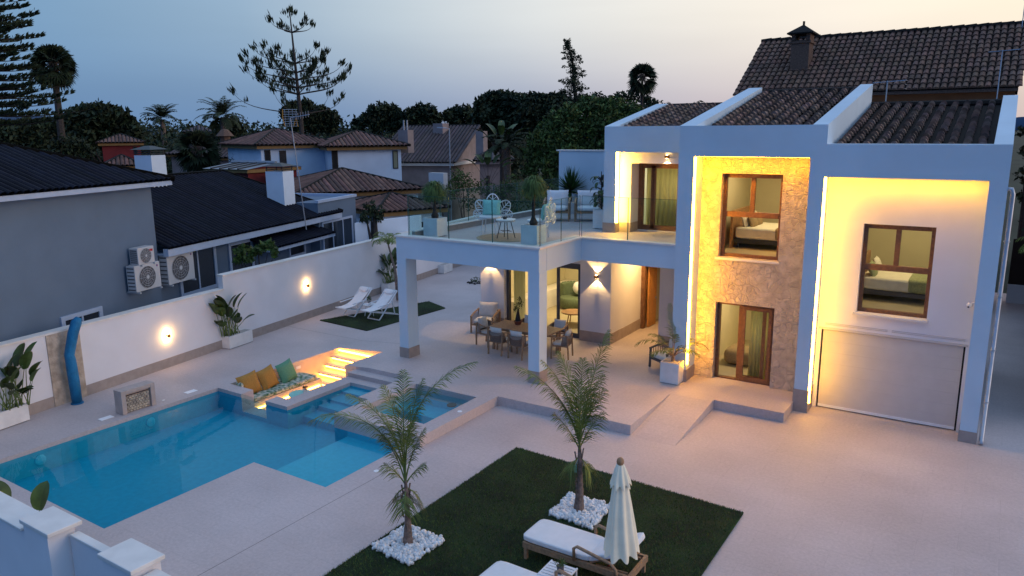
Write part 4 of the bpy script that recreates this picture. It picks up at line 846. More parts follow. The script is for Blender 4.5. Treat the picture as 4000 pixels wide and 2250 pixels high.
V,F,T=cloud([(px_,py_,zt_+.17,.09,.09,.07)],9000,.07,elong=5); leafmesh('leaves',V,F,T,'leaf',t)
# parasol, closed
bx,by=-4.66,9.92; top=AD(2422.6,1808.7,9.98); tx,ty,tz=top
t=empty('parasol',(bx,by,.03),0,'closed cream canvas parasol leaning above the sun lounger','parasol')
A=Vector((bx,by,.03)); B=Vector((tx,ty,tz)); ax=(B-A).normalized()
MB().tube([A,B],.022,8).build('pole','redwood',t); MB().blob(*(B+ax*.03),.055,.055,.065,6).build('finial','wood',t,smooth=True)
def canopy(a,c,r0,r1,nf,name,m,bulge=0,off=0.0):
    b=MB(); n=64; J=14; d=(c-a); u=d.cross(Vector((0,1,0))).normalized(); w_=u.cross(d.normalized()).normalized(); vs=[]
    for j in range(J+1):
        k=j/J; r=r0+(r1-r0)*k**.75
        for i in range(n):
            an=2*PI*i/n; f_=1+(.05+.10*k)*math.cos(nf*an+.8*math.sin(k*3))-.08*k*math.cos(3*an+1); p=a+d*k+(u*math.cos(an)+w_*math.sin(an))*r*f_
            if j==J: p+=d.normalized()*(.035*math.cos(nf*an))
            vs.append(p)
    b.add(vs,[(j*n+i,j*n+(i+1)%n,(j+1)*n+(i+1)%n,(j+1)*n+i) for j in range(J) for i in range(n)]); return b.build(name,m,t,smooth=True)
Cb=AD(2425,2160,9.95); canopy(B-ax*.03,Vector(Cb),.045,.235,8,'canopy','canvas'); canopy(B-ax*.01,(B-ax*.01).lerp(Vector(Cb),.235),.045,.14,8,'vent_cap','canvas')
# ------------------------------------------------------------------ planters and plants
def box_planter(cx,cy,z,lx,ly,h,lab,rz=0,name='planter',soil=True):
    t=empty(name,(cx,cy,z),0,lab,'planter'); m_=Matrix.Rotation(rz,4,'Z')
    b=MB(); b.box(-lx/2,lx/2,-ly/2,ly/2,.02,h-.03); b.box(-lx/2,lx/2,-ly/2,-ly/2+.03,h-.03,h); b.box(-lx/2,lx/2,ly/2-.03,ly/2,h-.03,h); b.box(-lx/2,-lx/2+.03,-ly/2+.03,ly/2-.03,h-.03,h); b.box(lx/2-.03,lx/2,-ly/2+.03,ly/2-.03,h-.03,h)
    b.v=[tuple(m_@Vector(p)+Vector((cx,cy,z))) for p in b.v]; b.build('tub','planter',t,bevel=.006)
    b=MB(); b.box(-lx/2+.05,lx/2-.05,-ly/2+.05,ly/2-.05,0,.02); b.v=[tuple(m_@Vector(p)+Vector((cx,cy,z))) for p in b.v]; b.build('foot','dark',t)
    s=MB(); s.box(-lx/2+.035,lx/2-.035,-ly/2+.035,ly/2-.035,h-.03,h-.012); s.v=[tuple(m_@Vector(p)+Vector((cx,cy,z))) for p in s.v]; s.build('gravel','soil',t); return t
def paddle(V,F,T,St,base,az,el,L_,leafL,leafW,droop=.5,c0=1.0):
    p=Vector(base); pts=[p.copy()]
    for i in range(6): e_=el-droop*.35*(i/6)**2; p=p+scr(az,e_)*L_/6; pts.append(p.copy())
    St.tube(pts,[.016,.014,.012,.011,.01,.008,.007],5); e_=el-droop*.3; n0=len(V); m_=8; rows=[]; cc=random.uniform(.6,1.35)*c0
    fold=.35
    for i in range(m_+1):
        k=i/m_; ee=e_-droop*k; d=scr(az,ee); 
        if i: p=p+d*leafL/m_
        s=d.cross(Vector((0,0,1))).normalized(); u=s.cross(d).normalized(); w_=leafW/2*math.sin(PI*min(1,k*.93+.07))**.6
        V+= [tuple(p-s*w_+u*w_*fold),tuple(p),tuple(p+s*w_+u*w_*fold)]
    for i in range(m_):
        a=n0+3*i; F+= [(a,a+1,a+4,a+3),(a+1,a+2,a+5,a+4)]; c=cc*random.uniform(.9,1.1); T+= [(c,c,c*.8),(c*.75,c*.75,c*.6)]
def strelitzia(base,leaves,lab,group=None,name='strelitzia_plant'):
    t=empty(name,base,0,lab,'plant',group); V=[];F=[];T=[];S=MB()
    for (dx,dy,az,el,L_,ll,lw) in leaves: paddle(V,F,T,S,(base[0]+dx,base[1]+dy,base[2]),R_(az),R_(el),L_,ll,lw)
    leafmesh('leaves',V,F,T,'strel',t); S.build('stem','palmleaf',t,smooth=True,tint=True); return t
RX=random.Random(5)
def strl(n,H,spread=.55):
    out_=[]
    for i in range(n):
        h=H*(.35+.65*((i+.5)/n)); az=RX.choice([10,40,160,190,270,100,340,225])+RX.uniform(-25,25)
        out_.append((RX.uniform(-.12,.12),RX.uniform(-spread*.5,spread*.5),az,RX.uniform(72,86) if h>.6*H else RX.uniform(50,72),h*.60,h*.30+.12,RX.uniform(.22,.32)))
    return out_
wz=lambda y:0.0
box_planter(-19.86,7.55,0,.34,1.5,.44,'white trough planter at the left edge of the photo beside the garden wall',.153)
strelitzia((-19.86,8.05,.42),strl(26,1.75,.6),'dark broad leaved plant at the far left edge in the nearest wall trough')
box_planter(-21.07,15.45,0,.36,1.05,.43,'white trough planter at the foot of the wall below the step in the wall',.153)
strelitzia((-21.07,15.2,.41),strl(30,1.75,.7),'bushy broad leaved plant in the wall trough near the step in the wall')
box_planter(-22.44,24.65,0,.36,1.05,.45,'white trough planter by the wall behind the deck chairs',.153)
strelitzia((-22.44,24.6,.43),strl(26,1.8,.7),'broad leaved plant in the trough by the wall behind the deck chairs')
box_planter(-23.25,29.6,0,.36,.9,.45,'white trough planter at the far end seen between the terrace columns',.153)
strelitzia((-13.25,5.35,0),[(-.55,.0,170,80,.75,.5,.34),(.05,.05,80,84,.72,.5,.34),(-.25,-.05,250,76,.5,.4,.3)],'large olive leaves rising behind the street wall in the lower left corner')
MB_=MB(); p=AZ(60,1985,.25)
box_planter(-13.4,5.5,0,.3,1.0,.35,'white trough planter behind the street wall',1.57)
# cube planter with young palm
box_planter(-7.03,18.82,.25,.52,.5,.60,'white cube planter holding a small palm in front of the villa')
t=empty('potted_palm',(-7.03,18.82,.83),0,'small palm with drooping brown tipped fronds in the white cube planter','palm'); V=[];F=[];T=[];S=MB(); b0=(-7.03,18.82,.95)
for (az,el,L_,dr) in((95,84,1.45,.5),(60,80,1.15,.7),(175,58,1.25,1.9),(5,52,1.2,2.0),(150,70,.95,1.4),(30,62,.9,1.5),(-60,60,.8,1.6),(-120,62,.8,1.7),(200,45,.75,1.6),(-20,45,.8,1.7)): frond(V,F,T,b0,R_(az),R_(el),L_,dr,24,.26,.012,S,.25,.9,.5)
leafmesh('fronds',V,F,T,'palmleaf',t); S.tube([(-7.03,18.82,.83),(-7.03,18.82,1.05)],[.05,.04],8); S.build('stem','barkp',t)
# two young palms in the pebble beds
def yard_palm(x,y,tz_,hgt,fr,lab,rb=.13,rt=.055,ll=.42):
    t=empty('palm_tree',(x,y,0),0,lab,'palm'); tr=MB(); pts=[];rd=[]
    for i in range(26):
        k=i/25; pts.append((x+.02*math.sin(k*3),y,.02+tz_*k)); rd.append((rb*(1-k)**2.2+rt+(.008 if i%2 else 0))*(1 if k<.9 else .8))
    tr.tube(pts,rd,12); 
    for i in range(10): a=random.uniform(0,6.28); z=random.uniform(.3,tz_*.9); r=rt+.02; tr.bar((x+r*math.cos(a),y+r*math.sin(a),z),(x+(r+.03)*math.cos(a),y+(r+.03)*math.sin(a),z+.16),.02)
    tr.build('trunk','barkp',t); V=[];F=[];T=[];S=MB()
    for(az,el,L_,dr,bz) in fr: frond(V,F,T,(x,y,tz_-.1+bz),R_(az),R_(el),L_,dr,int(44*L_/1.6)+12,ll,.0075,S,.20,.95,.55,.45)
    leafmesh('fronds',V,F,T,'palmleaf',t); S.build('frond_stems','palmleaf',t,tint=True)
    MB().bar((x-.07,y-.02,tz_*.72),(x-.07,y-.02,tz_*.72-.14),.05,.012).tube([(x-.06,y-.02,tz_*.72),(x-.02,y-.02,tz_*.8)],.006,5).build('tag','teal',t)
    return t
yard_palm(-7.93,8.86,1.22,0,[(180,70,2.1,1.85,.3),(172,79,1.7,1.1,.3),(12,85,2.35,1.35,.35),(90,88,1.7,.25,.3),(150,85,1.5,.45,.3),(30,84,1.6,.35,.3),(190,83,1.2,.4,.2),(-60,82,1.2,.5,.15),(10,78,1.0,.4,.1),(172,76,.9,.5,.1),(0,60,.5,.6,.05),(180,60,.5,.6,.05),
 (20,-35,.36,.6,0),(170,-35,.36,.6,0),(-90,-40,.4,.6,-.04),(120,-40,.4,.5,-.05),(60,-45,.36,.5,-.08)],
 'young feathery palm in the left pebble bed, one frond arching left over the pool',.065,.030,ll=.36)
yard_palm(-5.98,11.42,1.36,0,[(22,80,2.1,.25,.2),(178,70,1.85,.9,.25),(178,78,1.6,.6,.3),(150,83,1.6,.4,.3),(75,86,1.4,.3,.3),(10,79,1.3,.35,.2),(180,74,1.1,.5,.15),(15,73,1.1,.35,.15),(-70,82,1.2,.4,.15),(190,80,1.3,.4,.2),(90,78,1.2,.4,.1),(8,66,.8,.4,.05),(176,64,.8,.4,.05),(-90,64,.7,.5,-.0),(-20,-40,.34,.5,-.1),(200,-40,.34,.5,-.1),(60,-45,.34,.5,-.1)],
 'young bushy palm in the right pebble bed behind the parasol',.075,.034,.44)
# slim palm by the far trough
t=empty('palm_tree',(-20.85,23.3,.05),0,'thin palm with weeping crown standing beside the deck chairs','palm'); V=[];F=[];T=[];S=MB(); tr=MB(); tr.tube([(-20.85,23.3,.05),(-21.0,23.35,1.3),(-21.55,23.6,2.3)],[.09,.05,.035],8); tr.build('trunk','barkp',t)
for(az,el,L_,dr) in((180,70,1.0,2.6),(0,70,1.0,2.7),(150,80,1.1,2.4),(30,75,1.1,2.6),(-60,70,.9,2.6),(-120,70,.9,2.6),(90,75,1.0,2.4),(10,55,1.2,2.4),(200,55,.9,2.4)): frond(V,F,T,(-21.55,23.6,2.3),R_(az),R_(el),L_,dr,26,.3,.012,S,.1,1.1,.7)
leafmesh('fronds',V,F,T,'palmleaf',t); S.build('frond_stems','palmleaf',t,tint=True)
# small rosette plant in pebbles far behind
p=G(1860,1105); t=empty('succulent_bed',(p[0],p[1],p[2]),0,'small spiky plant in a ring of white stones on the far patio','plant'); V,F,T=cloud([(p[0],p[1],p[2]+.15,.25,.25,.16)],1500,.16,elong=6); leafmesh('leaves',V,F,T,'leaf',t)
b=MB()
for k in range(40): a=random.uniform(0,6.28); r=random.uniform(.2,.42); b.blob(p[0]+r*math.cos(a),p[1]+r*math.sin(a),p[2]+.03,.05,.05,.03,3)
b.build('white_stones','pebble',t)['kind']='stuff'
# ------------------------------------------------------------------ terrace furniture
ZT=3.925
def ponytail(cx,cy,lab,h=.75,R=.42,lab2=''):
    box_planter(cx,cy,ZT,.52,.5,.56,lab2)
    z=ZT+.56; t=empty('ponytail_palm',(cx,cy,z),0,lab,'palm'); tr=MB(); tr.tube([(cx,cy,z-.02),(cx,cy,z+.06),(cx-.01,cy,z+.2),(cx+.01,cy,z+h)],[.10,.12,.05,.035],10); tr.build('trunk','bark',t); V=[];F=[];T=[]; r=random.Random(int(cx*10))
    for i in range(1500):
        a=r.uniform(0,6.28); el=r.uniform(-.35,1.35); L_=R*r.uniform(.9,1.35); p=Vector((cx+r.uniform(-.06,.06),cy+r.uniform(-.06,.06),z+h+r.uniform(-.05,.12))); d=Vector((math.cos(a)*math.cos(el),math.sin(a)*math.cos(el),math.sin(el))); s=d.cross(Vector((0,0,1))).normalized()*.011; prev=p; c=r.uniform(.5,1.5)
        for k in range(4):
            d2=(d+Vector((0,0,-.55*k))).normalized(); nx_=prev+d2*L_/4; n=len(V); w0=s*(1-k*.2); w1=s*(1-(k+1)*.22); V+= [tuple(prev-w0),tuple(prev+w0),tuple(nx_+w1),tuple(nx_-w1)]; F.append((n,n+1,n+2,n+3)); T.append((c,c,c*.8)); prev=nx_
    leafmesh('leaves',V,F,T,'ponytail',t)
ponytail(-14.12,17.55,'ponytail palm on the left end of the terrace behind the glass',lab2='white cube planter at the left end of the terrace'); ponytail(-10.66,17.52,'ponytail palm at the right front corner of the terrace behind the glass',1.0,lab2='white cube planter at the front right corner of the terrace')
t=empty('round_rug',(-12.05,18.35,ZT),0,'round jute rug on the terrace under the small table','rug'); MB().lathe([(0,ZT+.002),(.92,ZT+.002),(.93,ZT+.01),(.92,ZT+.016),(0,ZT+.016)],-12.05,18.35,40).build('rug_weave','jute',t); MB().lathe([(.80,ZT+.017),(.84,ZT+.017),(.84,ZT+.02),(.80,ZT+.02)],-12.05,18.35,40).build('rug_ring','wood',t)
t=empty('side_table',(-11.95,18.1,ZT+.018),0,'small round pale table with dark splayed legs on the round rug','table'); z=ZT+.018; MB().lathe([(0,z+.50),(.26,z+.50),(.30,z+.535),(.29,z+.56),(0,z+.55)],-11.95,18.1,24).build('table_top','planter',t)
for k in range(4): a=PI/4+k*PI/2; MB().tube([(-11.95+.27*math.cos(a),18.1+.27*math.sin(a),z),(-11.95+.14*math.cos(a),18.1+.14*math.sin(a),z+.5)],.012,6).build('leg','dark',t)
MB().bar((-12.14,18.1,z+.22),(-11.76,18.1,z+.22),.014).bar((-11.95,17.92,z+.22),(-11.95,18.28,z+.22),.014).build('cross_brace','dark',t)
t=empty('ashtray',(-12.0,18.1,z+.56),0,'small dark bowl on the round terrace table','bowl'); MB().lathe([(0,z+.562),(.05,z+.562),(.08,z+.62),(.06,z+.62),(0,z+.58)],-12.0,18.12,14).build('bowl','dark',t)
def petalchair(cx,cy,rz,lab):
    t=empty('petal_chair',(0,0,0),0,lab,'chair','white wicker petal chairs')
    def petal(x,z,ang,w_,h_,ry=0):
        b=MB(); N_=18; out_=[]
        for i in range(N_+1): a=2*PI*i/N_; out_.append(Vector((w_*math.sin(a),0,h_*(1-math.cos(a))/2+.0)))
        m_=Matrix.Translation((x,.27,z))@Matrix.Rotation(ang,4,'Y'); f_=lambda p:tuple(m_@p)
        b.tube([f_(p) for p in out_],.014,5,cap=False); b.tube([f_(Vector((0,0,0))),f_(Vector((0,0,h_)))],.012,5)
        for k in range(5):
            zz_=h_*(.12+.15*k)
            for s in(-1,1): b.tube([f_(Vector((0,0,zz_))),f_(Vector((s*w_*.92*math.sin(math.acos(max(-1,1-2*min(.97,(zz_+h_*.16)/h_)))),0,zz_+h_*.16)))],.006,4)
        return b
    for (x,z,ang,w_,h_) in((0,.42,0,.17,.52),(-.1,.42,-.75,.15,.46),(.1,.42,.75,.15,.46),(-.16,.40,-1.4,.12,.34),(.16,.40,1.4,.12,.34)): petal(x,z,ang,w_,h_).build('petal','metalw',t,local=True)
    MB().lathe([(0,.38),(.27,.38),(.28,.41),(.27,.43),(0,.43)],0,0,22).build('seat','metalw',t,local=True)
    for k in range(4): a=PI/4+k*PI/2; MB().tube([(.26*math.cos(a),.26*math.sin(a),0),(.2*math.cos(a),.2*math.sin(a),.38)],.014,6).build('leg','metalw',t,local=True)
    MB().pillow(0,.16,.62,.46,.38,.16,rz=PI/2,tilt=.15).build('cushion','teal',t,smooth=True,local=True); t.location=(cx,cy,ZT+.018); t.rotation_euler=(0,0,rz); t.scale=(1.25,)*3
petalchair(-12.95,18.75,.35,'white wicker petal chair with teal cushion left of the round table'); petalchair(-11.15,18.62,-1.3,'white wicker petal chair half hidden behind the right ponytail palm')
for (x,y,r,lab) in((-12.98,22.9,.45,'low wooden lounge chair with white cushions nearest the glass on the terrace'),(-12.0,23.35,.45,'second low wooden lounge chair with white cushions, beside the first'),(-11.1,23.1,-.9,'wooden terrace chair half hidden by the leafy potted tree')): armchair(x,y,ZT,r,lab,.80,'cushw','teak',1.08,'wooden lounge chairs on the terrace')
t=empty('yucca_plant',(-13.0,25.2,ZT),0,'spiky dark yucca in front of the white screen wall','yucca'); V=[];F=[];T=[]; r=random.Random(3); pc=Vector(AY(2228,745,25.2))
for i in range(230):
    a=r.uniform(0,6.28); el=r.uniform(-.3,1.5); d=Vector((math.cos(a)*math.cos(el),math.sin(a)*math.cos(el),math.sin(el))); s=d.cross(Vector((0,0,1))).normalized()*.028; L_=r.uniform(.6,.95); n=len(V); c=r.uniform(.4,1.2); o_=pc+d*.05
    V+= [tuple(o_-s*.6),tuple(o_+s*.6),tuple(o_+d*L_*.5+s),tuple(o_+d*L_*.5-s)]; F.append((n,n+1,n+2,n+3)); T.append((c*.7,c,c*.7)); n+=4; V+= [tuple(o_+d*L_*.5-s),tuple(o_+d*L_*.5+s),tuple(o_+d*L_+s*.05),tuple(o_+d*L_-s*.05)]; F.append((n,n+1,n+2,n+3)); T.append((c*.7,c,c*.7))
leafmesh('leaves',V,F,T,'leaf',t); MB().tube([(pc.x,pc.y,ZT+.4),tuple(pc)],.06,8).build('trunk','bark',t); MB().lathe([(0,ZT),(.2,ZT),(.26,ZT+.45),(.22,ZT+.45),(0,ZT+.4)],pc.x,pc.y,16).build('pot','planter',t)
box_planter(-10.62,21.62,ZT,.42,.42,.62,'tall white planter at the corner of the upper recess',name='planter')
t=empty('potted_tree',(-10.62,21.62,ZT+.6),0,'drooping large leaved potted tree beside the upper recess','potted plant'); V=[];F=[];T=[];S=MB()
for k in range(60):
    a=random.uniform(0,360); h=random.uniform(.1,1.25); paddle(V,F,T,S,(-10.62+random.uniform(-.04,.04),21.62,ZT+.6+h*.8),R_(a),R_(random.uniform(20,60)),random.uniform(.12,.3),.24,.09,1.6)
leafmesh('leaves',V,F,T,'strel',t); S.tube([(-10.62,21.62,ZT+.6),(-10.64,21.6,ZT+1.8)],[.03,.012],6); S.build('branches','bark',t)
# ------------------------------------------------------------------ grey neighbour house on the left
p0=np.array([-23.02,14.12,0.]); a17=R_(17); D1=np.array([-math.sin(a17),math.cos(a17),0]); N1=np.array([math.cos(a17),math.sin(a17),0])
def LC(s,w,z): return tuple(p0+D1*s+N1*w+np.array([0,0,z]))
def P1(u,v,w=0): p=APL(u,v,p0+N1*w,N1); return float(np.dot(p-p0,D1)),float(p[2])
def lbox(b,s0,s1,w0,w1,z0,z1): return b.add([LC(s0,w0,z0),LC(s1,w0,z0),LC(s1,w1,z0),LC(s0,w1,z0),LC(s0,w0,z1),LC(s1,w0,z1),LC(s1,w1,z1),LC(s0,w1,z1)],[(3,2,1,0),(4,5,6,7),(0,1,5,4),(1,2,6,5),(2,3,7,6),(3,0,4,7)])
nh=empty('grey_house',(-26,16,0),0,'grey rendered neighbour house with dark tiled roofs just over the garden wall','house')
b=MB(); lbox(b,-11,0,-9,0,-.3,5.42); lbox(b,0,11.2,-8,-.15,-.3,3.2); b.build('wall','grey',nh)
b=MB(); lbox(b,-11.2,.45,.40,.47,5.36,5.50); lbox(b,.40,.47,-9.4,.40,5.36,5.50); lbox(b,-11.2,.40,0,.40,5.37,5.42)
lbox(b,-.02,11.6,.25,.45,3.06,3.30); lbox(b,11.5,11.62,-4,.25,3.06,3.30); lbox(b,.01,11.5,-.15,.25,3.08,3.14); b.build('eaves','nbtrim',nh)
m1,m0=MB(),MB(); z0=5.52; sl=.36; dw=4.9; zr=z0+dw*sl
kw=dict(pitch=.22,row=.36,detail=False,hv=.25)
tile_face(m1,m0,LC(-11.2,.5,z0),LC(.5,.5,z0),LC(.5-dw,.5-dw,zr),LC(-11.2,.5-dw,zr),**kw)
tile_face(m1,m0,LC(.5,.5,z0),LC(.5,-9.4,z0),LC(.5-dw,.5-dw,zr),LC(.5-dw,.5-dw,zr),**kw)
m1.build('upper_roof','slate',nh,tint=True); m0.build('roof_deck','slate',nh)
m1,m0=MB(),MB(); z0=3.31; sl=.40; 
b=MB(); b.tube([LC(.52,.52,5.55),LC(.5-dw,.5-dw,zr+.03),LC(-11.2,.5-dw,zr+.03)],.10,6)
Cr=APL(870,672,LC(0,.48,z0),np.array([*(-N1[:2]*sl),-1.0])) # ridge end on the lower roof plane
def onroof(u,v):
    nrm_=np.array([N1[0]*sl,N1[1]*sl,1.0]); return APL(u,v,LC(0,.48,z0),nrm_)
Cr=onroof(870,672); cs=float(np.dot(Cr-p0,D1)); cw=float(np.dot(Cr-p0,N1)); cz=float(Cr[2])
tile_face(m1,m0,LC(-.0,.48,z0),LC(11.65,.48,z0),LC(cs,cw,cz),LC(0,cw,cz),**kw); tile_face(m1,m0,LC(11.65,.48,z0),LC(11.65,2*cw-.48,z0),LC(cs,cw,cz),LC(cs,cw,cz),**kw)
b.tube([LC(11.65,.48,z0+.04),LC(cs,cw,cz+.04),LC(0,cw,cz+.04)],.09,6)
m1.build('lower_roof','slate',nh,tint=True); m0.build('roof_deck','slate',nh); b.build('hip_tiles','slate',nh,smooth=True)
# chimneys
def chimney(u0,u1,vb,vt,P,lab,parent,w_=None,cap='dark'):
    x,y,z=P; D_=math.hypot(x,y); w_=w_ or (u1-u0)/FPX*D_; zt_=ZAT((u0+u1)/2,vt,x,y); b=MB(); v0=len(b.v)
    b.box(-w_*.37,w_*.37,-w_*.37,w_*.37,z-1.2,zt_); R=Matrix.Rotation(a17,4,'Z'); b.v=[tuple(R@Vector(p)+Vector((x,y,0))) for p in b.v]
    o=b.build('chimney','nbwhite',parent); c=MB()
    for sx_ in(-1,1):
        for sy_ in(-1,1): c.bar((sx_*w_*.33,sy_*w_*.33,zt_),(sx_*w_*.33,sy_*w_*.33,zt_+.22),.03)
    for k in(.07,.15): 
        for (p_,q_) in(((-1,-1),(1,-1)),((1,-1),(1,1)),((1,1),(-1,1)),((-1,1),(-1,-1))): c.bar((p_[0]*w_*.36,p_[1]*w_*.36,zt_+k),(q_[0]*w_*.36,q_[1]*w_*.36,zt_+k),.025)
    s=w_*.46; c.add([(-s,-s,zt_+.22),(s,-s,zt_+.22),(s,s,zt_+.22),(-s,s,zt_+.22),(-s*.2,-s*.2,zt_+.36),(s*.2,-s*.2,zt_+.36),(s*.2,s*.2,zt_+.36),(-s*.2,s*.2,zt_+.36)],[(3,2,1,0),(4,5,6,7),(0,1,5,4),(1,2,6,5),(2,3,7,6),(3,0,4,7)])
    c.v=[tuple(R@Vector(p)+Vector((x,y,0))) for p in c.v]; c.build('chimney_cap','dark',o); return o,zt_
P=onroof(1100,790); ch,zc=chimney(1053,1150,795,668,P,'',nh)
P2=AD(590,655,33); chimney(543,637,660,606,P2,'',nh)
# windows of the grey house
def nwin(u0,v0,u1,v1,w,parent,name='window',fr=.13,mul=1,glass='winglass',cut=None):
    s0,_=P1(u0,v0,w); s1,_=P1(u1,v0,w); _,zt_=P1(u0,v0,w); _,zb=P1(u0,v1,w)
    b=MB(); lbox(b,s0,s0+fr,w,w+.05,zb,zt_); lbox(b,s1-fr,s1,w,w+.05,zb,zt_); lbox(b,s0+fr,s1-fr,w,w+.05,zt_-fr,zt_); lbox(b,s0+fr,s1-fr,w,w+.05,zb,zb+fr)
    for k in range(1,mul+1): m_=s0+(s1-s0)*k/(mul+1); lbox(b,m_-.03,m_+.03,w+.012,w+.04,zb+fr,zt_-fr)
    o=b.build(name,'nbtrim',parent); g_=MB(); lbox(g_,s0+fr,s1-fr,w+.002,w+.012,zb+fr,zt_-fr); g_.build('pane',glass,o); return o
nwin(233,1240,400,1330,0,nh); nwin(688,982,840,1170,-.14,nh); nwin(888,950,985,1120,-.14,nh,mul=0); nwin(1125,950,1190,1010,-.14,nh,mul=0,fr=.1)
s0,_=P1(970,930,-.14); s1,_=P1(1225,900,-.14)
b=MB(); lbox(b,s0,s1,-.1,.95,2.42,2.56); b.build('porch_slab','nbtrim',nh); m1,m0=MB(),MB(); tile_face(m1,m0,LC(s0,1.0,2.57),LC(s1,1.0,2.57),LC(s1,-.1,2.87),LC(s0,-.1,2.87),**kw); m1.build('porch_roof','slate',nh,tint=True); m0.build('roof_deck','slate',nh)
# extension block with wide window
sA,zA=P1(1240,785,.3); sB,_=P1(1388,785,.3); nx=empty('flat_roof_extension',LC(sA,-2,0),0,'pale grey flat roofed block with a wide three pane window beside the dark roofed house','building')
b=MB(); lbox(b,sA,sB,-5,.3,-.3,zA-.1); b.build('wall','grey',nx); b=MB(); lbox(b,sA-.05,sB+.05,.18,.36,zA-.1,zA+.02); lbox(b,sB-.12,sB+.05,-5,.18,zA-.1,zA+.02); lbox(b,sA-.05,sB-.12,-5.05,-4.9,zA-.1,zA+.02); b.build('parapet_cap','nbtrim',nx)
nwin(1255,868,1375,1050,.3,nx,mul=2,fr=.1)
# low wall between the houses
q0=AD(1385,872,33.5); q1=AD(1640,885,36); b=MB(); b.prism([(q0[0],q0[1]),(q1[0],q1[1]),(q1[0]-.1,q1[1]+.25),(q0[0]-.1,q0[1]+.25)],-.3,q0[2]); tag(b.build('garden_wall','nbwhite'),'pale low wall running between the neighbour plots behind the terrace','wall')
# air conditioners
def ac(u0,v0,u1,v1,w,lab,mk):
    s0,zt_=P1(u0,v0,w); s1,_=P1(u1,v0,w); _,zb=P1((u0+u1)/2,v1,w); t=empty('air_conditioner',LC(s0,w,zb),0,lab,'air conditioner','air conditioners on the grey house')
    s0+=.12; b=MB(); lbox(b,s0,s1,w+.10,w+.42,zb+.05,zt_); b.build('casing','acw',t,bevel=.012); cs_=s0+(s1-s0)*.47; cz_=(zb+zt_)/2+.02; r=min((zt_-zb)*.40,(s1-s0)*.36)
    def ring(r0,r1,ww,m_,nm):
        c=MB(); n=26; vs=[]
        for k in range(n): a=2*PI*k/n; vs+=[LC(cs_+r0*math.cos(a),w+ww,cz_+r0*math.sin(a)),LC(cs_+r1*math.cos(a),w+ww,cz_+r1*math.sin(a))]
        c.add(vs,[(2*k,2*k+1,(2*k+3)%(2*n),(2*k+2)%(2*n)) for k in range(n)]); return c.build(nm,m_,t)
    ring(.001,r,.425,'dgrey','fan_opening'); 
    g_=MB()
    for k in range(5): 
        rr=r*(.2+.2*k); pts=[LC(cs_+rr*math.cos(2*PI*i/18),w+.435,cz_+rr*math.sin(2*PI*i/18)) for i in range(19)]; g_.tube(pts,.005,4,cap=False)
    for k in range(12): a=2*PI*k/12; g_.tube([LC(cs_,w+.437,cz_),LC(cs_+r*math.cos(a),w+.437,cz_+r*math.sin(a))],.004,4)
    g_.build('fan_grille','acw',t); ring(.001,r*.16,.445,'acw','fan_hub')
    b=MB()
    for k in range(7): zz_=zb+.12+k*(zt_-zb-.2)/6; lbox(b,s0-.004,s0-.001,w+.13,w+.39,zz_-.02,zz_+.02)
    b.build('side_louvres','dgrey',t); b=MB(); lbox(b,s0+.06,s0+.10,w,w+.5,zb,zb+.05); lbox(b,s1-.10,s1-.06,w,w+.5,zb,zb+.05); b.build('bracket','acw',t)
    b=MB(); lx=s1-.12; lz=zt_-.12; lbox(b,lx-.07*(mk==1)-.04,lx+.06,w+.421,w+.424,lz-.035,lz+.035) if mk==1 else None
    if mk==1: b.build('badge','redb',t)
    else:
        c=MB(); n=14; c.add([LC(lx+.035*math.cos(2*PI*k/n),w+.423,lz+.035*math.sin(2*PI*k/n)) for k in range(n)],[tuple(range(n))]); c.build('badge','blueb',t); c=MB(); c.add([LC(lx+.02*math.cos(2*PI*k/n)+.008,w+.426,lz+.02*math.sin(2*PI*k/n)) for k in range(n)],[tuple(range(n))]); c.build('badge_dot','redb',t)
M['redb']=mat('red_badge',(.5,.02,.02),.5,.02); M['blueb']=mat('blue_badge',(.03,.05,.30),.5,.02)
ac(480,972,558,1036,0,'small air conditioner with a red badge, above the other two on the grey wall',1); ac(468,1042,582,1138,0,'large air conditioner directly below the small red badged one',2); ac(598,1000,715,1108,-.14,'large air conditioner on the right, beside the neighbour window',2)
# schefflera behind the wall
tr_=[(395+x,640+y,r) for x,y,r in((0,0,10),(18,-8,11),(32,5,9),(45,-14,12),(12,12,10),(50,8,9))]
circ=[(600,635,12),(615,625,11),(640,632,13),(660,622,12),(678,618,13),(690,630,10),(600,652,12),(625,650,11),(690,640,7)]
tree('leafy_shrub','drooping leafy shrub between the garden wall and the grey house',circ,28.5,per=2600,size=.22,m='leaf',cat='shrub',trunk=.05)
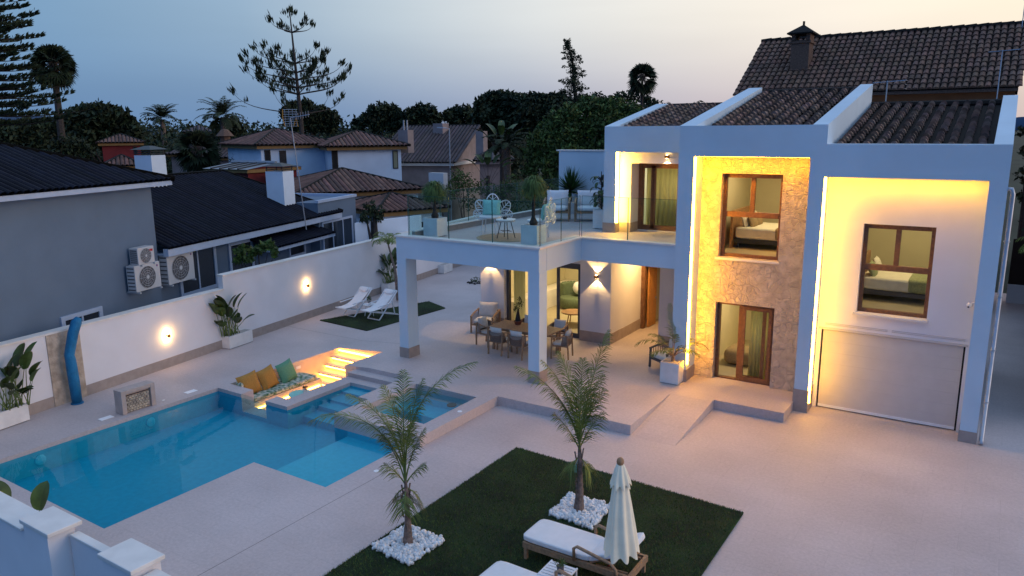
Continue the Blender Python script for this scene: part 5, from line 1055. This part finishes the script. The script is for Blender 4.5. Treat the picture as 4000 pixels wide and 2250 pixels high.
# ------------------------------------------------------------------ generic far house
M['sky_l']=mat('skylight_sheet',(.22,.24,.28),.4,.1,1)
def house(name,lab,uL,uR,vE,DL,DR,depth,slope,over,wm,rm,wins=(),fascia='cream',hip=True,cat='house',zb=-.35,tp=.28,hv=.35,th=.22,fh=.22,detail=False,ridge=None,tm=None,vEL=None,plain=False):
    A=AD(uL,vE if vEL is None else vEL,DL); B=AD(uR,vE,DR); ze=(A[2]+B[2])/2; A=Vector((A[0],A[1],0)); B=Vector((B[0],B[1],0)); ex=(B-A).normalized(); ey=Vector((-ex.y,ex.x,0)); W_=(B-A).length
    if ey.dot(A)<0: ey=-ey
    t=empty(name,((A.x+B.x)/2,(A.y+B.y)/2,zb),0,lab,cat); P=lambda s,w,z:tuple(A+ex*s+ey*w+Vector((0,0,z)))
    def lb(b,s0,s1,w0,w1,z0,z1): b.add([P(s0,w0,z0),P(s1,w0,z0),P(s1,w1,z0),P(s0,w1,z0),P(s0,w0,z1),P(s1,w0,z1),P(s1,w1,z1),P(s0,w1,z1)],[(3,2,1,0),(4,5,6,7),(0,1,5,4),(1,2,6,5),(2,3,7,6),(3,0,4,7)])
    b=MB(); lb(b,over,W_-over,over,depth-over,zb,ze-fh); b.build('wall',wm,t)
    b=MB(); lb(b,over*.3,W_-over*.3,over*.3,depth-over*.3,ze-fh,ze-.02); b.build('cornice',fascia,t)
    m1,m0=MB(),MB(); d2=depth/2; hx=min(d2,W_/2-.05) if hip else 0; h=d2*slope; k2=dict(pitch=tp,row=.8,detail=detail,hv=hv)
    tile_face(m1,m0,P(0,0,ze),P(W_,0,ze),P(W_-hx,d2,ze+h),P(hx,d2,ze+h),**k2); tile_face(m1,m0,P(W_,depth,ze),P(0,depth,ze),P(hx,d2,ze+h),P(W_-hx,d2,ze+h),**k2)
    if hip: tile_face(m1,m0,P(W_,0,ze),P(W_,depth,ze),P(W_-hx,d2,ze+h),P(W_-hx,d2,ze+h),**k2); tile_face(m1,m0,P(0,depth,ze),P(0,0,ze),P(hx,d2,ze+h),P(hx,d2,ze+h),**k2)
    else:
        for s_ in(over,W_-over): g_=MB(); g_.add([P(s_,over,ze-.02),P(s_,depth-over,ze-.02),P(s_,d2,ze+h-.06)],[(0,1,2)]); g_.build('gable',wm,t)
    if plain:
        ro=m0.build('roof',rm,t)
        q_=MB()
        for k in range(1,5): q_.bar(P(W_*k/5,0,ze+.02),P(W_*k/5,d2,ze+h+.02),.12,.08)
        q_.build('roof_bar','dark',ro)
    else: ro=m1.build('roof',rm,t,tint=True); m0.build('roof_deck',rm,ro)
    r=MB(); pts=[P(hx,d2,ze+h+.04),P(W_-hx,d2,ze+h+.04)]; r.tube(pts,.11,5)
    if hip:
        for (a,c) in((P(0,0,ze+.04),pts[0]),(P(0,depth,ze+.04),pts[0]),(P(W_,0,ze+.04),pts[1]),(P(W_,depth,ze+.04),pts[1])): r.tube([a,c],.10,5)
    r.build('ridge_tiles',rm,ro)
    for (u0,v0,u1,v1,gm) in wins:
        pl0=np.array(A+ey*over); n_=np.array(ey); a=APL(u0,v0,pl0,n_); c=APL(u1,v1,pl0,n_); s0=float((Vector(a)-A).dot(ex)); s1=float((Vector(c)-A).dot(ex)); f_=MB(); lb(f_,s0-.06,s1+.06,over-.05,over-.002,c[2]-.06,a[2]+.06); o=f_.build('window','bark',t); f_=MB(); lb(f_,s0,s1,over-.06,over-.051,c[2],a[2]); f_.build('pane',gm,o)
    return t,P,W_,ze
K=1.5528
# white house with clay hip roofs
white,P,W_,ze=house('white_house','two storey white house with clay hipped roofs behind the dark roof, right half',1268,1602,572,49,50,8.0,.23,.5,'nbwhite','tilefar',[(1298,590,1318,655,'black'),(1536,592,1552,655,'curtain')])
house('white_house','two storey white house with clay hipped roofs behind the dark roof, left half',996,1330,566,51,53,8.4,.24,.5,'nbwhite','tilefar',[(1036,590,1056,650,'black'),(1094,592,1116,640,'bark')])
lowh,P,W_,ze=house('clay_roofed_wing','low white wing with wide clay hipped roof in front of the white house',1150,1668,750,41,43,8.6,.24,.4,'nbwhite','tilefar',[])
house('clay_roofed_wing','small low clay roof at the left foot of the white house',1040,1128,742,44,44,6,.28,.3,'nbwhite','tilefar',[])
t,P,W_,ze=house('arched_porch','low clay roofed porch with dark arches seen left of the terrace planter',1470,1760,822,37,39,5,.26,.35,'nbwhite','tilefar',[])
for (u0,u1) in((1530,1590),(1625,1690)):
    A_=AD(u0,905,37.3); B_2=AD(u1,905,38.3); b=MB(); n=14; ex=Vector(B_2-A_); w_=Vector((ex.x,ex.y,0)).length/2; ex=Vector((ex.x,ex.y,0)).normalized(); c_=(Vector(A_)+Vector(B_2))/2; nn=Vector((ex.y,-ex.x,0))*.04
    vs=[c_+ex*w_*math.cos(PI*k/n)+Vector((0,0,w_*.8*math.sin(PI*k/n)))+nn for k in range(n+1)]; vs=[Vector((vs[0].x,vs[0].y,-.3))]+vs+[Vector((vs[-1].x,vs[-1].y,-.3))]; m_=len(vs); b.add([tuple(v) for v in vs]+[tuple(v-nn*1.5) for v in vs],[tuple(range(m_)),tuple(range(m_,2*m_))[::-1]]+[(k,(k+1)%m_,m_+(k+1)%m_,m_+k) for k in range(m_)]); b.build('arch_opening','black',t)
p=AD(1585,520,52); b=MB(); z1=ZAT(1585,508,p[0],p[1]); b.box(p[0]-.42,p[0]+.42,p[1]-.3,p[1]+.3,5.6,z1); o=b.build('chimney','sand',white); b=MB()
for dx in(-.15,.15): b.tube([(p[0]+dx,p[1],z1),(p[0]+dx,p[1],z1+.65)],.05,6)
b.build('flue','galv',o)
# grey-brown long roof house
house('long_roof_house','long house with a big grey brown roof and pale gable beyond the white house',1450,1778,636,59.5,57,13,.42,.5,'sand','greyroof',[],fascia='trim',hip=False,tp=.3,hv=.15)
t,P,W_,ze=house('gable_house','pale gable end wall and dark lower roof right of the long roofed house',1850,2010,629,52,52,7,.2,.4,'sand','greyroof',[],fascia='sand',hip=True,tp=.3,hv=.15)
# hidden little details on the grey brown roof
for (u,v,s,lab) in((1722,498,.5,'chimney'),(1881,530,.35,'chimney')):
    p=AD(u,v,63 if u<1800 else 59); MB().box(p[0]-s,p[0]+s,p[1]-s*.8,p[1]+s*.8,p[2]-2.0,ZAT(u,482 if u<1800 else 512,p[0],p[1])).build('chimney','sand',t if u>1800 else t)
# red house
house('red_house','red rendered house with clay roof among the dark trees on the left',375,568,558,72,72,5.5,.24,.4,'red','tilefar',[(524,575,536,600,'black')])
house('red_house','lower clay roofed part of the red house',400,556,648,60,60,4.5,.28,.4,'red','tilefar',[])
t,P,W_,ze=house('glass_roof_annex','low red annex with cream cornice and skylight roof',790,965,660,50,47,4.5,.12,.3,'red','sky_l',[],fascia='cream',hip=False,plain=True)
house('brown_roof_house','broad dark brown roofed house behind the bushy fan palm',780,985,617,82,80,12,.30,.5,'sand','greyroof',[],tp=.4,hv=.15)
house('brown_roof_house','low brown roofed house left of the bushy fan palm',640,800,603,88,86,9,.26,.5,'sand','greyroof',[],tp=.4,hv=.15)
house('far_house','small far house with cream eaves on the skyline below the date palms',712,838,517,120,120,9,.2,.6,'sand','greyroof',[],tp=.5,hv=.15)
p=AD(880,545,84); b=MB(); b.lathe([(.55,p[2]-1.5),(.5,p[2]+.3),(.9,p[2]+.35),(.35,p[2]+1.0),(.0,p[2]+1.05)],p[0],p[1],8); tag(b.build('mushroom_chimney','brick'),'small mushroom topped chimney on the broad brown roof','chimney')
# ochre house with the big brown roof at the right
YE,YR=33.0,37.0
ou=empty('brown_roofed_house',(-5,36,0),0,'large house with a long brown tiled roof rising behind the villa on the right','house')
A=AY(2862,370,YE); B=AY(3981,343,YE); Cx=AY(3975,104,YR); Dx=AY(2950,160,YR); ze=(A[2]+B[2])/2; zr=(Cx[2]+Dx[2])/2
m1,m0=MB(),MB(); tile_face(m1,m0,(A[0],YE,ze),(B[0],YE,ze),(B[0],YR,zr),(A[0],YR,zr),pitch=.235,row=.36,rr=.46,detail=True,hv=.25,seg=4)
tile_face(m1,m0,(B[0],YR*2-YE,ze),(A[0],YR*2-YE,ze),(A[0],YR,zr),(B[0],YR,zr),pitch=.5,detail=False)
ro=m1.build('roof','tileb',ou,tint=True); m0.build('roof_deck','tilebase',ro); b=MB(); n=24
for k in range(n): x=A[0]+(B[0]-A[0])*k/n; b.tube([(x,YR,zr+.03),(x+(B[0]-A[0])/n*1.05,YR,zr+.05)],[.10,.12],7)
b.build('ridge_tiles','tileb',ro)
b=MB(); b.box(A[0]+.3,B[0]-.1,YE+.5,YR*2-YE-.5,0,ze-.12); b.build('wall','ochre',ou); b=MB(); b.add([(B[0]-.1,YE+.5,ze-.2),(B[0]-.1,YR*2-YE-.5,ze-.2),(B[0]-.1,YR,zr-.1),(A[0]+.3,YE+.5,ze-.2),(A[0]+.3,YR*2-YE-.5,ze-.2),(A[0]+.3,YR,zr-.1)],[(0,1,2),(3,5,4)]); b.build('gable','ochre',ou)
b=MB(); b.box(A[0]+.1,B[0]-.02,YE+.05,YE+.5,ze-.14,ze-.03); b.build('eaves','brick',ou)
# its chimney
p=AY(3131,225,34.9); zt_=AY(3131,148,34.9)[2]; x=p[0]; w_=.37
b=MB(); b.box(x-w_,x+w_,34.5,35.3,p[2]-1.2,zt_-.25); o=b.build('chimney','brick',ou); b=MB(); b.box(x-w_-.06,x+w_+.06,34.44,35.36,zt_-.25,zt_-.17)
for dx in(-1,1): b.box(x+dx*(w_-.07)-.08,x+dx*(w_-.07)+.08,34.52,35.28,zt_-.17,zt_+.12)
b.box(x-w_+.001,x+w_-.001,34.52,34.56,zt_-.17,zt_-.13); b.build('chimney_top','brick',o)
b=MB(); s=.53; z_=zt_+.12; b.add([(x-s,34.3,z_),(x+s,34.3,z_),(x+s,35.5,z_),(x-s,35.5,z_),(x-s,34.3,z_+.05),(x+s,34.3,z_+.05),(x+s,35.5,z_+.05),(x-s,35.5,z_+.05),(x,34.9,z_+.42)],[(3,2,1,0),(0,1,5,4),(1,2,6,5),(2,3,7,6),(3,0,4,7),(4,5,8),(5,6,8),(6,7,8),(7,4,8)])
b.tube([(x,34.9,z_+.38),(x,34.9,z_+.55)],.05,5); b.build('chimney_roof','tileb',o)
p=AY(3992,105,YR-.3); q_=AY(4001,-40,YR-.3); aerial('tv_mast',p[0],YR-.3,zr-.8,q_[2]+.3,'thin mast with a dish at the right end of the long brown roof')
p=AY(3900,390,31.0); q_=AY(3920,170,31.0); aerial('tv_aerial',p[0]-.05,31.0,6.0,q_[2]-.2,'faint TV aerial in front of the right end of the long brown roof')
# right side of the plot
b=MB(); b.box(.6,6,36,36.25,.0,.76); tag(b.build('right_back_wall','wallw'),'low white wall behind the right side passage','wall'); b=MB(); b.box(.6,6,36.05,36.12,.76,2.6); tag(b.build('slat_fence','fence'),'dark brown fence standing on the low wall right of the villa','fence')
t=empty('palm_tree',(2.3,33.5,0),0,'palm with a hanging brown frond at the right edge beside the dark fence','palm'); V=[];F=[];T=[];S=MB(); MB().tube([(2.0,33.5,0),(2.0,33.5,2.6)],[.14,.1],8).build('trunk','barkp',t)
for(az,el,L_,dr) in((185,40,1.8,1.9),(150,50,1.6,1.8),(220,40,1.6,1.8),(0,50,1.7,1.8),(90,60,1.6,1.6),(200,20,1.4,1.6)): frond(V,F,T,(2.0,33.5,2.6),R_(az),R_(el),L_,dr,26,.35,.014,S,.15,1.4,.6)
leafmesh('fronds',V,F,T,'palmleaf',t); S.build('frond_stems','palmleaf',t,tint=True)
nr_=empty('blue_neighbour',(4,47,0),0,'pale blue lit neighbour wall at the far right edge','building'); MB().box(1.0,9,46,50,0,6.4).build('wall','nbwhite',nr_); MB().box(.9,9.1,45.8,50.2,6.4,6.6).build('coping','nbtrim',nr_)
tree('dark_tree','dark tree filling the gap beside the downpipe at the right edge',[(2585,380,16),(2580,440,20),(2590,500,22),(2575,330,14),(2600,560,22)],41,per=700,size=.25)
b=MB(); b.box(1.95,2.5,21.5,35.9,0,4.6); o=empty('shade_hedge',(2.2,28,0),0,'tall dark leafy screen added out of view to shade the side passage','shade_hedge')  # unseen greenery added to darken the passage beside the villa
b.v=[(x,y,z) for x,y,z in b.v]; b.build('inner_growth','leafd',o,tint=True); V,F,T=cloud([(2.1,21.5+k*1.2,h_,.7,.9,1.0) for k in range(13) for h_ in(.9,2.3,3.7)],500,.16); leafmesh('foliage',V,F,T,'leafd',o)
# ------------------------------------------------------------------ antenna mast in the middle
x,y,_=AD(1190,790,31); zt_=ZAT(1136,450,x,y); t=empty('antenna_mast',(x,y,3),0,'tall leaning mast with an orange rimmed grid aerial in front of the white house','antenna')
tp_=AD(1134,460,31.0); MB().tube([(x,y,3.2),tuple(tp_)],.022,6).build('mast','galv',t); g_=MB(); cx_,cy_,cz_=tp_; rr_=cRh
def gp(a,z): return tuple(Vector((cx_,cy_,cz_))+cRh*a+Vector((0,0,z)))
for k in range(8): g_.tube([gp(-.26+(.04 if k<3 else 0)*0,-.32+k*.09),gp(.28,-.32+k*.09)],.009,4)
for a in(-.2,-.05,.1,.24): g_.tube([gp(a,-.32),gp(a,.32)],.009,4)
g_.bar(gp(0,.0),gp(.75,.12),.025)
for k in range(6): g_.bar(gp(.2+.1*k,-.08+.02*k),gp(.2+.1*k,.16+.02*k),.01)
g_.build('grid','galv',t); g_=MB(); g_.tube([gp(-.28,.33),gp(-.30,0),gp(-.22,-.34)],.02,5); g_.tube([gp(.28,-.34),gp(.22,0),gp(.12,-.3)],.02,5); g_.build('orange_rim','mustard',t)
# street lamp
p=AD(1760,700,47); t=empty('street_lamp',(p[0],p[1],0),0,'thin grey street lamp in front of the long dark roof','street lamp'); zt_=ZAT(1760,502,p[0],p[1]); MB().tube([(p[0],p[1],0),(p[0],p[1],zt_),tuple(Vector((p[0],p[1],zt_+.05))-cRh*.4)],.035,6).build('pole','galv',t); MB().bar(tuple(Vector((p[0],p[1],zt_+.05))-cRh*.35),tuple(Vector((p[0],p[1],zt_+.07))-cRh*.75),.12,.06).build('lamp_head','galv',t)
# roof top plant near terrace
ob=AD(1712,720,45); t=empty('air_conditioner',(ob[0],ob[1],0),0,'white air conditioner on the wall top beyond the low clay roof','air conditioner'); MB().box(ob[0]-.55,ob[0]+.55,ob[1]-.2,ob[1]+.2,ob[2]-.4,ZAT(1712,675,ob[0],ob[1])).build('casing','acw',t); MB().blob(ob[0]-.05,ob[1]-.2,ob[2]-.05,.25,.04,.25,5).build('fan','dgrey',t)
# ------------------------------------------------------------------ trees
tree('round_tree','dark rounded tree right of the tall fan palm on the left',[(190,300,26),(215,290,28),(245,288,30),(275,292,28),(300,300,26),(320,315,22),(165,325,26),(210,335,38),(270,335,40),(330,335,28)],84,per=420,size=.6)
tree('round_tree','dark crown hidden behind the layered conifer at the left edge',[(20,345,28),(70,330,20),(110,320,18),(90,350,26),(140,325,16),(-20,330,30)],80,per=420,size=.55)
tree('umbrella_pine','dense umbrella pine directly behind the sparse araucaria',[(745,272,20),(770,268,18),(720,285,17),(740,292,26),(770,292,26),(800,285,22),(815,290,20),(835,300,22),(790,308,26),(830,318,20),(750,315,24)],70,per=1000,size=.42)
tree('pine_tree','dark pine crown left of centre on the skyline',[(918,300,16),(940,285,20),(965,280,22),(990,285,20),(1005,295,18),(900,315,16),(950,308,26),(990,312,22)],105,per=480,size=.6)
tree('pine_tree','dark pine crown in the centre of the skyline',[(1035,290,20),(1058,280,20),(1080,283,20),(1098,296,16),(1050,305,24),(1085,308,18),(1020,308,16)],104,per=480,size=.6)
tree('pine_tree','lower dark pine crown right of the centre of the skyline',[(1128,292,16),(1150,282,16),(1172,282,18),(1192,290,18),(1150,306,20),(1185,310,20)],108,per=480,size=.6)
tree('tall_pine','tall dark pine group left of the cypress',[(1215,262,22),(1235,250,22),(1258,248,24),(1285,252,24),(1215,290,26),(1250,285,34),(1290,285,34),(1225,318,24),(1280,320,34)],92,per=480,size=.6)
tree('tall_pine','tall dark pine group round the foot of the cypress',[(1315,256,22),(1340,252,20),(1365,256,22),(1390,252,20),(1412,248,16),(1330,285,34),(1380,285,34),(1350,320,36),(1410,290,34),(1440,270,24)],90,per=480,size=.6)
tree('feathery_tree','wispy dark trees under the right hand fan palm',[(1475,255,18),(1500,252,20),(1530,256,18),(1560,250,20),(1590,242,16),(1620,250,16),(1640,262,16),(1520,285,30),(1580,285,30),(1625,285,20)],78,per=420,size=.42,group=None)
tree('feathery_tree','small thin tree tops left of the villa roof',[(1665,262,9),(1680,266,9),(1700,270,8),(1650,255,8),(1660,278,14),(1690,282,12)],70,per=250,size=.3)
tree('round_bush','small dark rounded tree top just above the left tiled roof',[(1755,262,12),(1772,264,10),(1740,268,8),(1785,270,6),(1762,278,14)],60,per=350,size=.25)
tree('pepper_tree','big bushy green tree behind the terrace',[(1480,262,26),(1515,270,26),(1550,272,28),(1590,280,26),(1440,285,28),(1400,300,26),(1375,325,26),(1350,350,24),(1340,385,24),(1335,425,22),(1345,465,22),(1385,350,34),(1430,330,40),(1480,310,40),(1540,310,40),(1600,320,40),(1380,400,36),(1430,385,44),(1490,370,46),(1550,370,46),(1390,455,34),(1440,440,40),(1500,430,40),(1650,330,34),(1420,490,30),(1480,480,34)],47,per=1300,size=.26,m='leaf',trunk=.3)
tree('green_shrub','green shrubs beside the white house left corner',[(628,350,16),(640,372,16),(620,385,20),(610,360,16),(600,400,20)],58,per=500,size=.3,cat='shrub')
tree('round_tree','dark tree mass under the right date palm',[(545,310,14),(570,303,14),(590,308,14),(605,318,14),(575,325,20),(600,335,18),(550,335,18)],98,per=220,size=.5)
tree('round_shrub','dark rounded shrub left of the red house',[(150,372,22),(175,362,24),(200,370,22),(220,380,18),(185,385,26),(130,385,20)],58,per=420,size=.3,cat='shrub')
for i,(c,lab) in enumerate([([(1110,470,22),(1125,485,24),(1095,490,20)],'low garden shrub left of the banana plants'),([(1150,440,20),(1170,455,24),(1145,470,24),(1185,475,20)],'light green feathery shrub beside the far air conditioner'),([(1215,470,22),(1240,490,26),(1270,480,24),(1290,460,24),(1310,490,26)],'garden bushes below the banana plants'),([(1180,510,24),(1230,525,26),(1290,520,28),(1340,510,26),(1380,500,24)],'mixed bushes close behind the terrace glass')]): tree('garden_bush',lab,c,45+i*.4,per=900,size=.16,m='leaf',cat='shrub',trunk=.05,group='garden bushes behind the terrace')
for i,(u,v,D_) in enumerate([(930,535,34)]): tree('yucca_bush','dark shaggy shrub in front of the white arched porch',[(930,520,16),(945,535,20),(920,545,18),(955,550,14)],34,per=1000,size=.22,m='leafd',cat='shrub')
def band(name,lab,u0,u1,vf,D_,h,size,n,m='leafd'):
    lobes=[]
    u=u0
    while u<u1:
        p=AD(u*K,vf(u)*K,D_+random.uniform(-12,12)); r=random.uniform(2.6,4.4)*D_/130; lobes.append((p[0],p[1],p[2]-r*.7,r,r,r)); lobes.append((p[0],p[1],p[2]-r*2.0,r*1.3,r*1.3,r*1.2)); u+=random.uniform(9,17)
    V,F,T=cloud(lobes,n,size); o=leafmesh(name,V,F,T,m); tag(o,lab,'woods',None,'stuff'); return o
band('distant_woods','dark band of distant woods along the skyline',-60,1500,lambda u:318+5*math.sin(u*.03)-(6 if u>850 else 0),170,6,.9,9)
band('distant_woods','nearer dark belt of trees between the far houses on the left',-40,1330,lambda u:338+6*math.sin(u*.05+1),120,6,.7,16)
band('low_scrub','dark garden greenery between the houses on the left',-40,660,lambda u:372+8*math.sin(u*.07+2)+(10 if u>420 else 0)-12,108,5,.55,22)
# fan palms
def fanpalm(lab,u,vc,vb,D_,R,n,lean=0,seed=1,rt=.22,m='leafd',ub=None):
    c=AD(u*K,vc*K,D_); bx_,by_,_=AD((ub if ub else u)*K,vb*K,D_); t=empty('fan_palm',(bx_,by_,-.35),0,lab,'palm'); zb=-.35
    MB().tube([(bx_,by_,zb),(bx_*.5+c[0]*.5,by_*.5+c[1]*.5,(zb+c[2])/2),tuple(c)],[rt*1.25,rt,rt*.75],8).build('trunk','bark',t); V,F,T,st=fan_crown(c[0],c[1],c[2],n,R,12,.09,-1.15,1.35,seed); leafmesh('fronds',V,F,T,m,t); st.build('frond_stems','barkp',t); return t
fanpalm('tall fan palm with a pale trunk standing alone on the left skyline',134,160,375,62,1.6,110,seed=2,rt=.26,ub=156); fanpalm('fan palm with loose drooping fronds on the skyline right of the cypress',1616,195,300,66,1.45,60,seed=4,rt=.14)
fanpalm('bushy low fan palm in front of the brown roofed houses',497,378,410,60,1.8,80,seed=6,rt=.3)
def datepalm(lab,u,vc,D_,L_,n=34,seed=3):
    c=AD(u*K,vc*K,D_); t=empty('date_palm',(c[0],c[1],-.35),0,lab,'palm'); MB().tube([(c[0],c[1],-.35),tuple(c)],[.4,.3],8).build('trunk','barkp',t); V=[];F=[];T=[];S=MB(); r=random.Random(seed)
    for i in range(n): frond(V,F,T,tuple(c),2*PI*i*.618,R_(r.uniform(0,85)),L_*r.uniform(.85,1.1),1.35,26,L_*.2,.05,None,.1,1,.35,.2)
    leafmesh('fronds',V,F,T,'leafd',t)
datepalm('small date palm on the skyline above the far house',408,300,115,2.9); datepalm('date palm rising from the dark tree mass on the left skyline',560,296,95,3.2,seed=5); datepalm('date palm with yellowish fronds beside the banana plants',1272,368,48,1.9,22,seed=7)
# banana plants
def banana(u,vb,vt,D_,lab,n=7):
    x,y,zb_=AD(u*K,vb*K,D_); z0=zb_; H=ZAT(u*K,vt*K,x,y)-z0; t=empty('banana_plant',(x,y,z0-2),0,lab,'plant'); V=[];F=[];T=[];S=MB()
    for i in range(n): paddle(V,F,T,S,(x,y,z0-.5),R_([90,0,180,45,135,270,20][i%7]),R_([84,66,64,74,75,70,55][i%7]),H*.55+.5,H*.5,.42,.8,.9)
    leafmesh('leaves',V,F,T,'strel',t); S.tube([(x,y,z0-3.5),(x,y,z0+.2)],[.16,.1],8); S.build('stem','bark',t)
banana(1262,385,290,47,'tall banana plant with an upright leaf against the dark trees'); banana(1228,450,372,46,'second banana plant lower and to the left, in front of the pale gable')
# cypress
x,y,zb_=AD(1447*K,262*K,84); t=empty('cypress',(x,y,-.35),0,'slender bent dark conifer spire on the skyline','conifer'); pts=[AD(u*K,v*K,84) for (u,v) in((1452,270),(1447,235),(1441,205),(1443,175),(1437,145),(1431,122),(1429,102))]
MB().tube([(x,y,-.35)]+[tuple(p) for p in pts],[.3,.25,.2,.16,.12,.1,.07,.04],6).build('trunk','bark',t); lob=[]
for k in range(60):
    f_=k/59*5.999; i=int(f_); g_=f_-i; p=pts[i]*(1-g_)+pts[i+1]*g_; r=.85*(1-k/59)**.8+.28; o_=cRh*random.uniform(-.45,.45)*r*1.6; lob.append((p[0]+o_.x,p[1]+o_.y,p[2],r*random.uniform(.5,.9),r*.7,.30*random.uniform(.7,1.3)))
    if random.random()<.3: o_=cRh*random.choice([-1,1])*r*1.3; lob.append((p[0]+o_.x,p[1]+o_.y,p[2]+.1,r*.5,r*.3,.14))
V,F,T=cloud(lob,260,.24); leafmesh('crown',V,F,T,'leafd',t)
# araucarias (star pines)
def arauc(lab,u,vb,vt,D_,whorls,sparse=True,seed=1,leanu=0):
    r=random.Random(seed); B_=AD((u)*K,vb*K,D_); x,y=B_[0],B_[1]; zt_=ZAT(u*K,vt*K,x,y); t=empty('star_pine',(x,y,-.35),0,lab,'conifer'); top=Vector((x,y,zt_))-cRh*leanu; tr=MB(); tr.tube([(x,y,-.35),(x,y,B_[2]),tuple(top)],[.24,.18,.04],7); V=[];F=[];T=[]; br=MB()
    def tuft(p,d,s,n=16):
        for k in range(n):
            o=Vector((r.gauss(0,1),r.gauss(0,1),r.gauss(0,1)))*.13*s; dd=(d*.8+Vector((r.uniform(-.5,.5),r.uniform(-.5,.5),r.uniform(.4,1.0)))).normalized(); q_=p+o; L_=s*r.uniform(.35,.7); w_=dd.cross(Vector((r.uniform(-1,1),r.uniform(-1,1),.1))).normalized()*.06*s; n0=len(V)
            V.extend([tuple(q_-w_*.5),tuple(q_+dd*L_*.5-w_),tuple(q_+dd*L_),tuple(q_+dd*L_*.5+w_)]); F.append((n0,n0+1,n0+2,n0+3)); c=r.uniform(.6,1.3); T.append((c,c,c*.8))
    for (v,len_,dens,nb) in whorls:
        z=ZAT(u*K,v*K,x,y); f_=(z-B_[2])/(zt_-B_[2]); c=Vector((x,y,z))-cRh*leanu*max(0,f_); a0=r.uniform(0,6.28)
        for k in range(nb):
            a=a0+2*PI*k/nb+r.uniform(-.25,.25); L_=len_*r.uniform(.85,1.08); p=c.copy(); pts=[p.copy()]; n=9
            for i in range(n): e=(.10 if not sparse else .22)-.28*math.sin(PI*i/n)*(.4)+ (.9*(i/n)**3 if sparse else .35*(i/n)**2); d=scr(a,e); p=p+d*L_/n; pts.append(p.copy())
            br.tube(pts,[.06*(1-i/(n+2)) for i in range(n+1)],4)
            for i in range(2 if sparse else 1,n+1):
                if sparse:
                    if i==n: tuft(pts[i],d,.95,26)
                    elif r.random()<dens: tuft(pts[i]+Vector((0,0,.1)),Vector((0,0,1)),.72,16)
                else: tuft(pts[i],scr(a,.2),1.3,26)
                if not sparse:
                    for sg in(-1,1): tuft(pts[i]+scr(a+sg*1.4,.1)*.45*(1.1-i/n*.4),scr(a+sg*.8,.2),1.2,18)
    if sparse: tuft(top,Vector((0,0,1)),1.0,30); [tuft(top+cRh*s*.35+Vector((0,0,-.1)),Vector((s*.3,0,1)),.8,16) for s in(-1,1)]
    leafmesh('foliage',V,F,T,'leafd',t); br.build('branches','bark',t); tr.build('trunk','bark',t); return t
def layered(layers):
    r=random.Random(9); D_=46; B_=AD(-50*K,340*K,D_); x,y=B_[0],B_[1]; zt_=ZAT(-50*K,-90*K,x,y); t=empty('star_pine',(x,y,-.35),0,'dense layered araucaria cut off by the left edge of the photo','conifer'); MB().tube([(x,y,-.35),(x,y,zt_)],[.4,.1],8).build('trunk','bark',t); V=[];F=[];T=[];br=MB()
    for v,L_ in layers:
        z=ZAT(-50*K,v*K,x,y); a0=r.uniform(0,6.28)
        for k in range(7):
            a=a0+2*PI*k/7+r.uniform(-.2,.2); l=L_*r.uniform(.72,1.1); n=14; p=Vector((x,y,z)); pts=[p.copy()]
            for i in range(n): e=-.05+.30*(i/n)**1.5; p=p+scr(a,e)*l/n; pts.append(p.copy())
            br.tube(pts,[.05*(1-i/(n+2)) for i in range(n+1)],4)
            for i in range(3,n+1):
                if r.random()<.12: continue
                wd=.42*math.sin(PI*min(1,i/n*.85+.12)); 
                for q_ in range(26):
                    o=scr(a+PI/2,0)*r.gauss(0,wd*.6)+Vector((0,0,abs(r.gauss(0,.06)))); dd=(scr(a+r.uniform(-.9,.9),r.uniform(.2,.9))).normalized(); pp=pts[i]+o; s_=r.uniform(.18,.36); w_=dd.cross(Vector((r.uniform(-1,1),r.uniform(-1,1),.1))).normalized()*.035; n0=len(V)
                    V.extend([tuple(pp-w_*.5),tuple(pp+dd*s_*.5-w_),tuple(pp+dd*s_),tuple(pp+dd*s_*.5+w_)]); F.append((n0,n0+1,n0+2,n0+3)); c=r.uniform(.6,1.3); T.append((c,c,c*.8))
    leafmesh('foliage',V,F,T,'leafd',t); br.build('branches','bark',t)
arauc('tall sparse araucaria with upturned tufted branches, left of centre on the skyline',757,300,36,66,[(82,2.0,.3,4),(160,3.3,.45,5),(183,3.9,.4,5),(202,4.6,.45,6),(222,4.7,.7,6),(238,4.5,.7,6),(290,5.2,.5,5)],True,5,.35)
layered([(v,L_) for v,L_ in((-60,1.6),(-30,2.1),(0,2.6),(25,2.9),(52,3.5),(72,3.0),(95,3.4),(125,3.4),(150,3.3),(175,3.3),(200,3.7),(222,4.0),(243,4.4),(265,4.4),(290,4.6),(312,4.6))])
